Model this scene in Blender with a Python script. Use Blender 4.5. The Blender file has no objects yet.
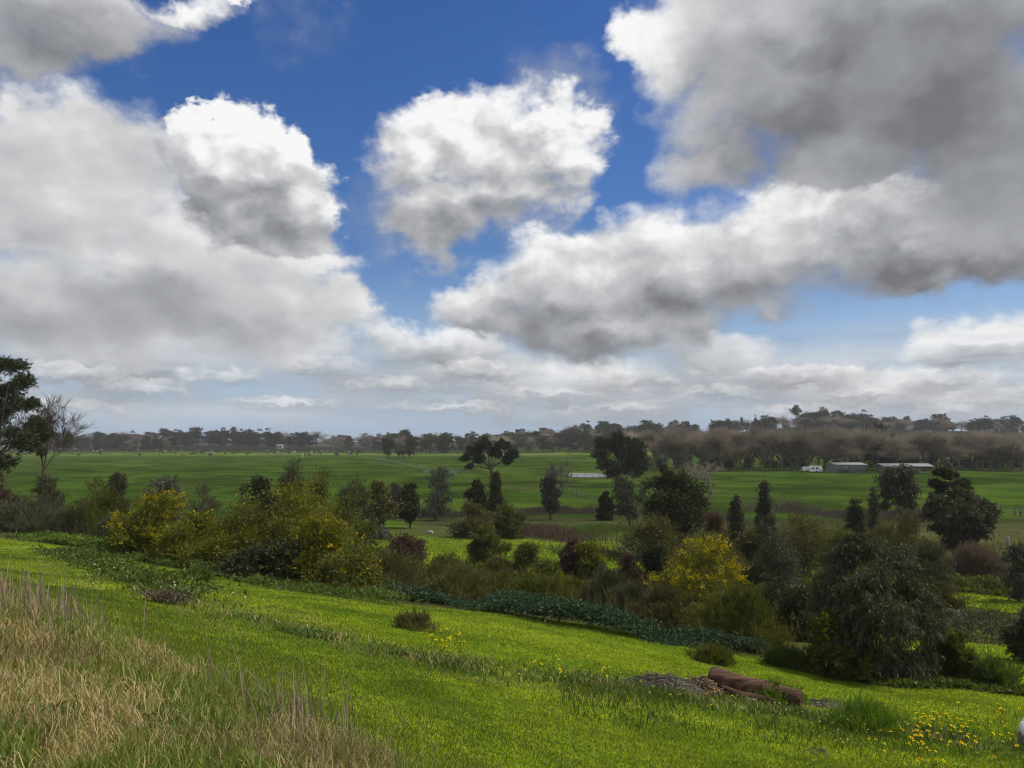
import bpy, math, random
import numpy as np

# ------------------------------------------------------------------ camera
SC = bpy.context.scene
COL = SC.collection
W, H, F = 1024, 768, 773.0
EYE = np.array([0.0, 0.0, 10.0])
HY = 441.0                                   # row of the horizon
PITCH = math.atan((HY - H / 2) / F)
CP, SP = math.cos(PITCH), math.sin(PITCH)

cam_d = bpy.data.cameras.new('camera')
cam = bpy.data.objects.new('camera', cam_d)
COL.objects.link(cam)
cam.location = EYE
cam.rotation_euler = (math.pi / 2 + PITCH, 0, 0)
cam_d.sensor_width = 36.0
cam_d.lens = 36.0 * F / W
cam_d.clip_start = 0.1
cam_d.clip_end = 30000
SC.camera = cam
SC.cycles.use_adaptive_sampling = True
SC.cycles.adaptive_threshold = 0.012
SC.cycles.filter_width = 1.1
SC.cycles.use_denoising = True
SC.cycles.max_bounces = 6
SC.cycles.diffuse_bounces = 4
SC.cycles.glossy_bounces = 1
SC.cycles.transmission_bounces = 4
SC.cycles.transparent_max_bounces = 4
SC.cycles.volume_bounces = 0
SC.cycles.caustics_reflective = False
SC.cycles.caustics_refractive = False

SUN_EL, SUN_AZ = math.radians(52), math.radians(80)      # azimuth from +Y towards +X
SC.view_settings.view_transform = 'Standard'
SC.view_settings.look = 'None'
SC.view_settings.exposure = 0.1
SC.view_settings.gamma = 1.0
SC.view_settings.use_curve_mapping = False


def ray(px, py):
    """unit-depth direction (y = 1) of the photograph's pixel"""
    u, v = (px - W / 2) / F, (H / 2 - py) / F
    d = np.array([u, CP - v * SP, SP + v * CP])
    return d / d[1]


def azel(px, py):
    d = ray(px, py)
    return (math.degrees(math.atan2(d[0], d[1])), math.degrees(math.atan2(d[2], math.hypot(d[0], d[1]))))


# ------------------------------------------------------------------ world: sky with clouds
class NB:
    """small helper for building node trees"""
    def __init__(self, tree):
        self.t = tree

    def node(self, kind, **kw):
        n = self.t.nodes.new(kind)
        for k, v in kw.items():
            setattr(n, k, v)
        return n

    def put(self, sock, v):
        if isinstance(v, bpy.types.NodeSocket):
            self.t.links.new(v, sock)
        elif v is not None:
            sock.default_value = v

    def m(self, op, a=None, b=None, c=None, clamp=False):
        n = self.node('ShaderNodeMath', operation=op, use_clamp=clamp)
        for i, v in enumerate((a, b, c)):
            if v is not None:
                self.put(n.inputs[i], v)
        return n.outputs[0]

    def v(self, op, a=None, b=None, c=None, scale=None):
        n = self.node('ShaderNodeVectorMath', operation=op)
        for i, x in enumerate((a, b, c)):
            if x is not None:
                self.put(n.inputs[i], x)
        if scale is not None:
            self.put(n.inputs['Scale'], scale)
        return n.outputs['Value'] if op in ('LENGTH', 'DOT_PRODUCT', 'DISTANCE') else n.outputs['Vector']

    def noise(self, vec, scale=1.0, detail=4.0, rough=0.55, color=False, dims='3D'):
        n = self.node('ShaderNodeTexNoise', noise_dimensions=dims)
        self.put(n.inputs['Vector'], vec)
        n.inputs['Scale'].default_value = scale
        n.inputs['Detail'].default_value = detail
        n.inputs['Roughness'].default_value = rough
        return n.outputs['Color' if color else 0]

    def maprange(self, x, a, b, c=0.0, d=1.0, smooth=False):
        n = self.node('ShaderNodeMapRange', interpolation_type='SMOOTHSTEP' if smooth else 'LINEAR')
        n.clamp = True
        for i, val in enumerate((x, a, b, c, d)):
            self.put(n.inputs[i], val)
        return n.outputs[0]

    def mix(self, fac, a, b, blend='MIX'):
        n = self.node('ShaderNodeMix', data_type='RGBA', blend_type=blend)
        self.put(n.inputs[0], fac)
        self.put(n.inputs[6], a)
        self.put(n.inputs[7], b)
        return n.outputs[2]

    def ramp(self, fac, stops, interp='LINEAR'):
        n = self.node('ShaderNodeValToRGB')
        cr = n.color_ramp
        cr.interpolation = interp
        while len(cr.elements) < len(stops):
            cr.elements.new(0.5)
        for e, (p, c) in zip(cr.elements, stops):
            e.position = p
            e.color = (c[0], c[1], c[2], 1)
        self.put(n.inputs[0], fac)
        return n.outputs[0]


def g3(v, tint=(1, 1, 1)):
    return (v * tint[0], v * tint[1], v * tint[2])


SKY_STRENGTH = 0.10
world = bpy.data.worlds.new('World')
SC.world = world
world.use_nodes = True
wt = world.node_tree
wt.nodes.clear()
nb = NB(wt)
sky = nb.node('ShaderNodeTexSky', sky_type='NISHITA')
sky.sun_disc = False
sky.sun_elevation = SUN_EL
sky.sun_rotation = SUN_AZ
sky.altitude = 0
sky.air_density = 1.0
sky.dust_density = 0.4
sky.ozone_density = 2.5
tc = nb.node('ShaderNodeTexCoord')
sep = nb.node('ShaderNodeSeparateXYZ')
wt.links.new(tc.outputs['Generated'], sep.inputs[0])
dx, dy, dz = sep.outputs
az = nb.m('MULTIPLY', nb.m('ARCTAN2', dx, dy), 180 / math.pi)
el = nb.m('MULTIPLY', nb.m('ARCSINE', dz), 180 / math.pi)
comb = nb.node('ShaderNodeCombineXYZ')
wt.links.new(az, comb.inputs[0])
wt.links.new(el, comb.inputs[1])
P0 = comb.outputs[0]
# billowing: the domain is warped by noise whose grain shrinks towards the horizon
persp = nb.maprange(el, 0.0, 24.0, 0.40, 1.0)
PN = nb.v('MULTIPLY', P0, (1.0, 1.35, 1.0))
w1 = nb.v('SUBTRACT', nb.noise(PN, 0.11, 1.0, 0.5, True), (0.5, 0.5, 0.5))
w2 = nb.v('SUBTRACT', nb.noise(PN, 0.30, 7.0, 0.56, True), (0.5, 0.5, 0.5))
warp = nb.v('ADD', nb.v('SCALE', w1, scale=6.0), nb.v('SCALE', w2, scale=6.0))
warp = nb.v('SCALE', nb.v('MULTIPLY', warp, (1.0, 1.0, 0.0)), scale=persp)
Q = nb.v('ADD', P0, warp)
QS = nb.v('ADD', P0, nb.v('SCALE', warp, scale=0.75))


def puff(vec):
    """cauliflower relief, 0..1"""
    n = nb.node('ShaderNodeTexVoronoi', feature='SMOOTH_F1', voronoi_dimensions='2D')
    nb.put(n.inputs['Vector'], vec)
    n.inputs['Scale'].default_value = 0.21
    n.inputs['Detail'].default_value = 3.0
    n.inputs['Roughness'].default_value = 0.42
    n.inputs['Lacunarity'].default_value = 2.2
    n.inputs['Smoothness'].default_value = 0.6
    n.normalize = True
    return n.outputs['Distance']


QB = nb.v('ADD', PN, nb.v('SCALE', w2, scale=2.2))
B0 = nb.m('SUBTRACT', 1.0, puff(QB))
LIGHT = (0.30, 0.80, 0.0)                    # the way to the sun across the sky, degrees
B1 = nb.m('SUBTRACT', 1.0, puff(nb.v('ADD', QB, (0.7, 1.3, 0.0))))
RELIEF = nb.m('SUBTRACT', B0, B1)
FINE = nb.m('SUBTRACT', nb.noise(PN, 0.55, 6.0, 0.58), 0.5)
SOFT = nb.m('SUBTRACT', nb.noise(nb.v('MULTIPLY', P0, (0.10, 0.24, 1.0)), 1.0, 4.0, 0.5), 0.5)


SOFTN = nb.maprange(nb.noise(PN, 0.10, 2.0, 0.5), 0.36, 0.62, 0.55, 1.8)      # here crisp, there frayed
w3 = nb.v('SUBTRACT', nb.noise(nb.v('MULTIPLY', P0, (1.0, 2.0, 1.0)), 0.75, 6.0, 0.58, True), (0.5, 0.5, 0.5))
Q2 = nb.v('ADD', P0, nb.v('MULTIPLY', w3, (5.0, 1.9, 0.0)))


def field(vec, blobs, k=0.18):
    acc = None
    for (px, py, rx, ry, wgt) in blobs:
        a, e = azel(px, py)
        a2, e2 = azel(px + 10, py)
        a3, e3 = azel(px, py + 10)
        sx = 1.0 / (rx * abs(a2 - a) / 10)
        sy = 1.0 / (ry * abs(e3 - e) / 10)
        d = nb.v('LENGTH', nb.v('MULTIPLY_ADD', vec, (sx, sy, 0), (-a * sx, -e * sy, 0)))
        f = nb.m('MULTIPLY_ADD', d, -wgt, wgt)
        acc = f if acc is None else nb.m('SMOOTH_MAX', acc, f, k)
    return acc


CLOUD = [(0.0, g3(0.170, (0.96, 0.985, 1.05))), (0.25, g3(0.285, (0.95, 0.985, 1.06))), (0.5, g3(0.41, (0.97, 0.99, 1.04))),
         (0.75, g3(0.60, (0.99, 0.995, 1.01))), (1.0, g3(0.88))]


def layer(under, blobs, shades=(), edge=0.25, soft=0.35, base=0.5, grad=0.8, relief=1.0, deep=0.35, fine=0.3, thin=1.0,
          shift=(0.8, 2.2), band=0.0, vec=None):
    vec = vec or Q
    f = field(vec, blobs)
    f2 = field(nb.v('ADD', vec, (shift[0], shift[1], 0)), blobs)
    fe = nb.m('ADD', f, nb.m('MULTIPLY', nb.m('SUBTRACT', B0, 0.6), edge))
    fe = nb.m('ADD', fe, nb.m('MULTIPLY', FINE, edge))
    alpha = nb.m('MULTIPLY', nb.maprange(fe, 0.0, nb.m('MULTIPLY', SOFTN, soft), 0.0, 1.0, True), thin)
    lit = nb.m('MULTIPLY_ADD', nb.m('SUBTRACT', f, f2), grad, base)
    lit = nb.m('MULTIPLY_ADD', RELIEF, relief, lit)
    lit = nb.m('MULTIPLY_ADD', FINE, fine, lit)
    if band:
        lit = nb.m('MULTIPLY_ADD', SOFT, band, lit)
    lit = nb.m('MULTIPLY_ADD', nb.m('MAXIMUM', f, 0.0), -deep, lit)
    for (px, py, rx, ry, amt) in shades:
        s = nb.maprange(field(QS, [(px, py, rx, ry, 1.0)]), 0.0, 0.85, 0.0, 1.0, True)
        lit = nb.m('MULTIPLY_ADD', s, amt * 0.76, lit)
    lit = nb.m('MAXIMUM', nb.m('MINIMUM', lit, 1.0), 0.0)
    col = nb.ramp(lit, CLOUD)
    return nb.mix(alpha, under, col)


# all cloud radiances are divided by the background strength below
K = nb.node('ShaderNodeVectorMath', operation='SCALE')
wt.links.new(sky.outputs[0], K.inputs[0])
K.inputs['Scale'].default_value = SKY_STRENGTH
hsv = nb.node('ShaderNodeHueSaturation')
wt.links.new(K.outputs[0], hsv.inputs['Color'])
hsv.inputs['Saturation'].default_value = 1.34
hsv.inputs['Value'].default_value = 0.92
hsv.inputs['Hue'].default_value = 0.514
c = hsv.outputs[0]
# pale moist air low down
c = nb.mix(nb.maprange(el, 15.0, 0.5, 0.0, 0.85, True), c, (0.36, 0.48, 0.66, 1))
# far rows of flat grey cloud near the horizon
c = layer(c, [(120, 350, 300, 50, 1), (420, 378, 260, 44, 1), (700, 378, 300, 44, 1), (960, 388, 220, 38, 1), (150, 405, 400, 34, 0.8), (700, 410, 500, 24, 0.7)],
          edge=0.5, soft=0.8, base=0.58, grad=0.25, relief=0.25, deep=0.16, fine=0.15, thin=0.85, band=0.9)
c = layer(c, [(300, 345, 70, 26, 1), (440, 350, 90, 26, 1), (560, 374, 120, 22, 0.8)], [(430, 366, 110, 22, -0.25)],
          base=0.68, grad=0.35, relief=0.5, deep=0.25, edge=0.4, thin=0.9, band=0.3)
c = layer(c, [(990, 345, 95, 32, 1), (930, 350, 46, 18, 0.8)], [(990, 362, 110, 26, -0.50)], base=0.70, grad=0.6, relief=0.6, deep=0.2)
c = layer(c, [(860, 384, 130, 22, 0.8), (700, 352, 90, 22, 0.8), (980, 398, 120, 20, 0.8)], base=0.56, grad=0.4, relief=0.3, deep=0.2, thin=0.75, band=0.5)
# thin flat sheets low down
strat = nb.noise(nb.v('MULTIPLY', P0, (0.050, 0.40, 1.0)), 1.0, 5.0, 0.55)
smask = nb.m('MULTIPLY', nb.maprange(el, 0.6, 2.2, 0, 1, True), nb.maprange(el, 9.0, 5.0, 0, 1, True))
c = nb.mix(nb.m('MULTIPLY', nb.maprange(strat, 0.42, 0.64, 0.0, 0.75, True), smask), c, (0.56, 0.60, 0.66, 1))
strat2 = nb.noise(nb.v('MULTIPLY_ADD', P0, (0.06, 0.5, 1.0), (7, 3, 2)), 1.0, 4.0, 0.5)
c = nb.mix(nb.m('MULTIPLY', nb.maprange(strat2, 0.46, 0.70, 0.0, 0.5, True), smask), c, (0.30, 0.34, 0.41, 1))
# rows of small flat based cumulus between the big banks and the horizon
c = layer(c, [(60, 372, 70, 13, 1), (140, 388, 80, 11, 1), (232, 378, 64, 12, 1), (320, 366, 60, 13, 1), (400, 384, 80, 11, 1), (480, 372, 70, 13, 1), (560, 392, 70, 10, 1),
              (640, 378, 70, 13, 1), (720, 392, 80, 11, 1), (800, 376, 70, 13, 1), (870, 392, 80, 10, 1), (950, 380, 70, 13, 1), (1020, 392, 70, 11, 1),
              (90, 404, 90, 8, 1), (270, 402, 90, 8, 1), (450, 405, 100, 8, 1), (620, 407, 90, 7, 1), (790, 408, 100, 7, 1), (960, 408, 90, 7, 1)],
          base=0.60, grad=0.55, relief=0.25, deep=0.30, edge=0.9, soft=0.55, fine=0.5, thin=0.62, shift=(0.2, 0.7), vec=Q2)
# the broad bank on the left
c = layer(c, [(60, 190, 190, 100, 1.3), (200, 250, 160, 90, 1.2), (40, 290, 200, 80, 1), (250, 310, 130, 60, 1), (320, 262, 52, 26, 0.7), (20, 140, 60, 34, 0.6)],
          [(90, 160, 170, 60, -0.14), (110, 312, 230, 56, -0.36), (20, 245, 200, 44, 0.12), (230, 215, 110, 40, 0.10), (300, 330, 120, 40, -0.12)],
          base=0.73, grad=0.28, relief=0.42, deep=0.03, edge=0.35, soft=0.42, fine=0.10, band=0.5)
# the bright head in front of it
c = layer(c, [(225, 150, 62, 54, 1), (280, 160, 58, 60, 1), (300, 205, 50, 50, 0.8), (250, 215, 60, 46, 0.7)],
          [(225, 210, 110, 90, -0.24), (270, 245, 100, 90, -0.16), (310, 175, 60, 80, -0.08)],
          base=0.80, grad=0.5, relief=1.3, deep=0.12, edge=0.38, soft=0.15, fine=0.2)
# thin wisps round the middle cumulus
c = layer(c, [(550, 110, 70, 60, 0.8), (390, 215, 50, 60, 0.8), (520, 230, 70, 50, 0.8), (300, 20, 60, 40, 0.6)], base=0.5, grad=0.1, relief=0.2,
          deep=0.0, edge=0.9, soft=0.9, thin=0.35)
# the cumulus in the middle
c = layer(c, [(412, 148, 46, 58, 1), (480, 138, 84, 54, 1), (548, 144, 60, 42, 1), (440, 212, 58, 64, 1), (500, 190, 64, 60, 0.8), (538, 182, 50, 40, 0.8)],
          [(455, 240, 120, 84, -0.30), (535, 190, 80, 70, -0.16), (500, 150, 60, 50, -0.08)],
          base=0.79, grad=0.40, relief=1.15, deep=0.12, edge=0.46, soft=0.44, fine=0.2)
# the long bank right of the middle
c = layer(c, [(480, 305, 66, 32, 0.9), (560, 285, 85, 58, 1), (660, 262, 95, 72, 1), (770, 252, 130, 76, 1), (900, 240, 170, 72, 1), (1010, 236, 130, 70, 1), (600, 325, 130, 46, 1)],
          [(600, 335, 180, 80, -0.36), (770, 305, 200, 90, -0.38), (930, 270, 200, 110, -0.46), (840, 185, 100, 44, 0.16), (1020, 240, 150, 120, -0.26), (520, 325, 110, 44, -0.26)],
          base=0.78, grad=0.42, relief=1.0, deep=0.16, edge=0.38, soft=0.36, fine=0.18)
# the big dark one over the upper right
c = layer(c, [(690, 40, 82, 84, 1.5), (760, 90, 116, 104, 1.7), (900, 80, 190, 140, 1.7), (1010, 150, 150, 140, 1.7), (720, 150, 74, 48, 1.3), (690, 60, 60, 50, 1), (840, 150, 110, 60, 1.4), (780, 10, 140, 84, 1.6), (960, 0, 170, 100, 1.7)],
          [(880, 70, 300, 200, -0.74), (1000, 190, 210, 160, -0.46), (740, 160, 130, 80, -0.28), (640, 40, 60, 90, 0.22)],
          base=0.74, grad=0.22, relief=0.35, deep=0.03, edge=0.50, soft=0.62, fine=0.12, shift=(-1.4, 1.2))
# top left corner
c = layer(c, [(60, 10, 140, 62, 1), (-20, 40, 120, 62, 1), (180, 5, 60, 24, 0.8), (225, -4, 50, 16, 0.8)],
          [(50, 40, 180, 90, -0.52), (200, -4, 90, 30, 0.12)], base=0.70, grad=0.25, relief=0.35, deep=0.10, edge=0.4, soft=0.5, fine=0.15)
# grey haze hugging the horizon
c = nb.mix(nb.maprange(el, 3.2, 0.0, 0.0, 0.5, True), c, (0.34, 0.43, 0.56, 1))
# bright broken cumulus added to the unseen sky overhead and behind, for fill light
aside = nb.m('MAXIMUM', nb.maprange(nb.m('ABSOLUTE', az), 44.0, 60.0, 0, 1, True), nb.maprange(el, 35.0, 44.0, 0, 1, True))
gen = tc.outputs['Generated']
cum = nb.noise(nb.v('MULTIPLY', gen, (1, 1, 1.6)), 3.2, 6.0, 0.58)
cov = nb.m('MULTIPLY', nb.maprange(cum, 0.40, 0.52, 0, 1, True), nb.m('MULTIPLY', aside, nb.maprange(el, 0.0, 4.0, 0, 1)))
c = nb.mix(cov, c, nb.mix(nb.maprange(cum, 0.5, 0.7), (0.86, 0.86, 0.85, 1), (0.52, 0.53, 0.55, 1)))
bg = nb.node('ShaderNodeBackground')
kk = nb.node('ShaderNodeVectorMath', operation='SCALE')
wt.links.new(c, kk.inputs[0])
kk.inputs['Scale'].default_value = 1.0 / SKY_STRENGTH
wt.links.new(kk.outputs[0], bg.inputs[0])
bg.inputs[1].default_value = SKY_STRENGTH
wo = nb.node('ShaderNodeOutputWorld')
wt.links.new(bg.outputs[0], wo.inputs[0])
world.cycles.sampling_method = 'MANUAL'
world.cycles.sample_map_resolution = 512

sun_d = bpy.data.lights.new('sun', 'SUN')
sun = bpy.data.objects.new('sun', sun_d)
COL.objects.link(sun)
sun_d.energy = 4.4
sun_d.angle = math.radians(0.5)
sun_d.color = (1.0, 0.95, 0.86)
sun.rotation_euler = (math.pi / 2 - SUN_EL, 0, math.pi - SUN_AZ)


# ------------------------------------------------------------------ helpers
def tag(o, label=None, cat=None, group=None, kind=None):
    if label:
        o['label'] = label
    if cat:
        o['category'] = cat
    if group:
        o['group'] = group
    if kind:
        o['kind'] = kind
    return o


def link(o, parent=None):
    COL.objects.link(o)
    if parent is not None:
        o.parent = parent
    return o


def empty(name, loc=(0, 0, 0), rz=0.0):
    o = bpy.data.objects.new(name, None)
    o.empty_display_size = 0.3
    COL.objects.link(o)
    o.location = loc
    o.rotation_euler = (0, 0, rz)
    return o


def mesh_from(name, verts, quads=None, tris=None, smooth=False, attr=None):
    """fast mesh from numpy arrays; attr: {name: float per vertex}"""
    me = bpy.data.meshes.new(name)
    nq = 0 if quads is None else len(quads)
    nt = 0 if tris is None else len(tris)
    me.vertices.add(len(verts))
    me.vertices.foreach_set('co', np.ascontiguousarray(verts, dtype=np.float32).ravel())
    idx = []
    if nq:
        idx.append(np.asarray(quads, dtype=np.int32).ravel())
    if nt:
        idx.append(np.asarray(tris, dtype=np.int32).ravel())
    idx = np.concatenate(idx)
    me.loops.add(len(idx))
    me.loops.foreach_set('vertex_index', idx)
    starts = np.concatenate([np.arange(nq) * 4, nq * 4 + np.arange(nt) * 3]).astype(np.int32)
    me.polygons.add(nq + nt)
    me.polygons.foreach_set('loop_start', starts)
    if smooth:
        me.polygons.foreach_set('use_smooth', np.ones(nq + nt, dtype=bool))
    me.update(calc_edges=True)
    for k, arr in (attr or {}).items():
        arr = np.asarray(arr, dtype=np.float32)
        if arr.ndim == 2:
            a = me.attributes.new(k, 'FLOAT_COLOR', 'POINT')
            a.data.foreach_set('color', np.hstack([arr, np.ones((len(arr), 1), np.float32)]).ravel())
        else:
            a = me.attributes.new(k, 'FLOAT', 'POINT')
            a.data.foreach_set('value', arr)
    return me


def add(name, me, mat, parent=None):
    o = bpy.data.objects.new(name, me)
    if mat is not None and not me.materials:
        me.materials.append(mat)
    return link(o, parent)


class Acc:
    """collects vertices and faces of one part"""
    def __init__(self):
        self.v, self.q, self.t, self.n = [], [], [], 0
        self.a = []

    def add(self, v, q=None, t=None, a=None):
        v = np.asarray(v, dtype=np.float64)
        self.v.append(v)
        if q is not None and len(q):
            self.q.append(np.asarray(q) + self.n)
        if t is not None and len(t):
            self.t.append(np.asarray(t) + self.n)
        self.a.append(np.zeros(len(v)) if a is None else np.broadcast_to(a, (len(v),)))
        self.n += len(v)

    def box(self, c, s, rz=0.0, taper=1.0):
        x, y, z = np.array(s) / 2
        v = np.array([(-x, -y, -z), (x, -y, -z), (x, y, -z), (-x, y, -z), (-x * taper, -y * taper, z), (x * taper, -y * taper, z), (x * taper, y * taper, z), (-x * taper, y * taper, z)])
        cr, sr = math.cos(rz), math.sin(rz)
        v = np.c_[v[:, 0] * cr - v[:, 1] * sr, v[:, 0] * sr + v[:, 1] * cr, v[:, 2]] + np.array(c)
        self.add(v, [(0, 3, 2, 1), (4, 5, 6, 7), (0, 1, 5, 4), (1, 2, 6, 5), (2, 3, 7, 6), (3, 0, 4, 7)])

    def tube(self, pts, rad, sides=6, cap=True):
        pts = np.asarray(pts, dtype=np.float64)
        n = len(pts)
        rad = np.broadcast_to(rad, (n,))
        tan = np.gradient(pts, axis=0)
        tan /= np.linalg.norm(tan, axis=1)[:, None] + 1e-9
        ref = np.where(np.abs(tan[:, 2:3]) > 0.9, np.array([[1.0, 0, 0]]), np.array([[0, 0, 1.0]]))
        u = np.cross(tan, ref)
        u /= np.linalg.norm(u, axis=1)[:, None] + 1e-9
        w = np.cross(tan, u)
        ang = np.arange(sides) * 2 * math.pi / sides
        v = pts[:, None, :] + rad[:, None, None] * (u[:, None, :] * np.cos(ang)[None, :, None] + w[:, None, :] * np.sin(ang)[None, :, None])
        v = v.reshape(-1, 3)
        q = []
        for i in range(n - 1):
            for j in range(sides):
                k = (j + 1) % sides
                q.append((i * sides + j, i * sides + k, (i + 1) * sides + k, (i + 1) * sides + j))
        t = []
        if cap:
            v = np.vstack([v, pts[:1], pts[-1:]])
            for j in range(sides):
                k = (j + 1) % sides
                t.append((n * sides, k, j))
                t.append((n * sides + 1, (n - 1) * sides + j, (n - 1) * sides + k))
        self.add(v, q, t)

    def mesh(self, name, smooth=False, attr=None):
        return mesh_from(name, np.vstack(self.v), np.vstack(self.q) if self.q else None, np.vstack(self.t) if self.t else None,
                         smooth, {attr: np.concatenate(self.a)} if attr else None)


def sstep(a, b, x):
    t = np.clip((np.asarray(x, dtype=np.float64) - a) / (b - a), 0, 1)
    return t * t * (3 - 2 * t)


_lat = np.random.default_rng(5).random((256, 256))


def vnoise(x, y, s, seed=0):
    """smooth value noise, 0..1, period 256 cells"""
    x = np.asarray(x, dtype=np.float64) * s + seed * 17.31
    y = np.asarray(y, dtype=np.float64) * s + seed * 9.17
    xi, yi = np.floor(x).astype(int), np.floor(y).astype(int)
    fx, fy = x - xi, y - yi
    fx, fy = fx * fx * (3 - 2 * fx), fy * fy * (3 - 2 * fy)
    a, b = _lat[xi & 255, yi & 255], _lat[(xi + 1) & 255, yi & 255]
    c_, d = _lat[xi & 255, (yi + 1) & 255], _lat[(xi + 1) & 255, (yi + 1) & 255]
    return (a * (1 - fx) + b * fx) * (1 - fy) + (c_ * (1 - fx) + d * fx) * fy


def fbm(x, y, s, seed=0, o=4):
    r, amp, tot = 0, 1.0, 0
    for i in range(o):
        r = r + amp * vnoise(x, y, s * 2 ** i, seed + i)
        tot += amp
        amp *= 0.5
    return r / tot


# ------------------------------------------------------------------ terrain
def at(px, py, Y):
    return EYE + ray(px, py) * Y


_ctl = [  # pixel, pixel, distance: where the ground was read off the view
    (0, 768, 3.4), (200, 768, 3.9), (0, 690, 4.6), (100, 700, 4.6), (0, 620, 6.4), (60, 628, 7.2), (110, 643, 6.6), (180, 672, 5.8), (250, 698, 5.3), (330, 735, 4.8), (410, 772, 4.4),
    (-150, 700, 4.2), (-250, 620, 6), (-120, 590, 9), (-20, 585, 10),
    (440, 766, 6.0), (512, 768, 6.8), (300, 690, 7.2), (200, 640, 9.4), (130, 612, 12.2), (60, 578, 17), (10, 556, 23), (700, 768, 8.5), (1000, 768, 10.5), (1200, 768, 11.5),
    (512, 680, 12), (512, 620, 20.5), (640, 640, 20.5), (870, 683, 19.3), (1020, 694, 18.6), (1200, 700, 18), (300, 592, 25), (180, 570, 28), (100, 558, 31), (0, 538, 37), (-150, 530, 40),
    (740, 690, 15.3), (900, 720, 14), (250, 580, 28), (400, 603, 24),
    (40, 520, 55), (-100, 510, 60), (150, 530, 55), (380, 562, 52), (500, 570, 50), (620, 565, 52), (380, 541, 66), (500, 542, 68), (620, 552, 64), (700, 600, 40),
    (960, 606, 44), (1010, 612, 41), (960, 590, 50), (1100, 610, 42), (980, 640, 29), (820, 575, 50), (800, 630, 28), (1150, 650, 28),
    (590, 535, 75), (480, 528, 84), (650, 530, 80),
]
_P, _Z = [], []
for (px_, py_, Y_) in _ctl:
    p_ = at(px_, py_, Y_)
    _P.append(p_[:2])
    _Z.append(p_[2])
for (x_, y_, z_) in [(0, 0, 8.35), (-6, 0, 8.6), (6, 0, 7.2), (14, 2, 5.6), (-20, 2, 8.6), (0, -12, 8.6), (-30, -14, 9), (30, -14, 5.5), (40, 10, 3.0), (-40, 20, 7.0)]:
    _P.append((x_, y_))
    _Z.append(z_)
for y_ in (105, 130, 165):
    for x_ in np.linspace(-1.3 * y_, 1.3 * y_, 11):
        _P.append((x_, y_))
        _Z.append(0.0)
_P, _Z = np.array(_P, float), np.array(_Z, float)


def _k(d2):
    return 0.5 * d2 * np.log(d2 + 1e-6)


_n = len(_P)
_A = np.zeros((_n + 3, _n + 3))
_A[:_n, :_n] = _k(((_P[:, None] - _P[None]) ** 2).sum(-1)) + np.eye(_n) * 1.5
_A[:_n, _n] = 1
_A[:_n, _n + 1:] = _P
_A[_n:, :_n] = _A[:_n, _n:].T
_W = np.linalg.solve(_A, np.concatenate([_Z, np.zeros(3)]))


def ground(x, y):
    x, y = np.broadcast_arrays(np.asarray(x, float), np.asarray(y, float))
    shp = x.shape
    xf, yf = x.ravel(), y.ravel()
    z = np.empty(len(xf))
    xc, yc = np.clip(xf, -160, 160), np.clip(yf, -16, 160)
    for i in range(0, len(xf), 20000):
        s = slice(i, i + 20000)
        d2 = (xc[s, None] - _P[None, :, 0]) ** 2 + (yc[s, None] - _P[None, :, 1]) ** 2
        z[s] = _k(d2) @ _W[:_n] + _W[_n] + _W[_n + 1] * xc[s] + _W[_n + 2] * yc[s]
    r = np.hypot(xf, yf)
    z *= 1 - sstep(85, 125, r)
    z += (fbm(xf, yf, 0.35, 3) - 0.5) * 0.16 * (1 - sstep(60, 110, r))
    z += (fbm(xf, yf, 0.02, 8) - 0.5) * 1.0 * sstep(80, 160, r)
    # far hills: a rise on the right, a low swell elsewhere
    th = np.degrees(np.arctan2(xf, np.maximum(yf, 1)))
    hill = 26 * np.exp(-((th - 22.5) / 7.0) ** 2) + 17 * np.exp(-((th - 9) / 9.0) ** 2) + 17 * sstep(24, 33, th) + 4 * np.exp(-((th + 22) / 9) ** 2)
    z += hill * sstep(520, 1000, r) * (yf > 0)
    return z.reshape(shp) if shp else float(z[0])


_tt = np.exp(np.linspace(math.log(2.5), math.log(3000), 900))


def hit(px, py):
    """where the view ray of a pixel meets the ground"""
    d = ray(px, py)
    p = EYE[None] + d[None] * _tt[:, None]
    below = p[:, 2] < ground(p[:, 0], p[:, 1])
    i = int(np.argmax(below)) if below.any() else len(_tt) - 1
    t0, t1 = _tt[max(i - 1, 0)], _tt[i]
    for _ in range(12):
        tm = (t0 + t1) / 2
        q = EYE + d * tm
        if q[2] < ground(q[0], q[1]):
            t1 = tm
        else:
            t0 = tm
    q = EYE + d * t1
    return np.array([q[0], q[1], float(ground(q[0], q[1]))])


def gz(x, y):
    return float(ground(x, y))


def project(x, y, z):
    y_, z_ = y, z - EYE[2]
    dep = y_ * CP + z_ * SP
    up = -y_ * SP + z_ * CP
    return W / 2 + F * x / dep, H / 2 - F * up / dep


# ------------------------------------------------------------------ materials
MATS = {}


def new_mat(name):
    m = bpy.data.materials.new(name)
    m.use_nodes = True
    m.node_tree.nodes.clear()
    b = NB(m.node_tree)
    out = b.node('ShaderNodeOutputMaterial')
    return m, b, out


def c4(c):
    return (c[0], c[1], c[2], 1)


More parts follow.
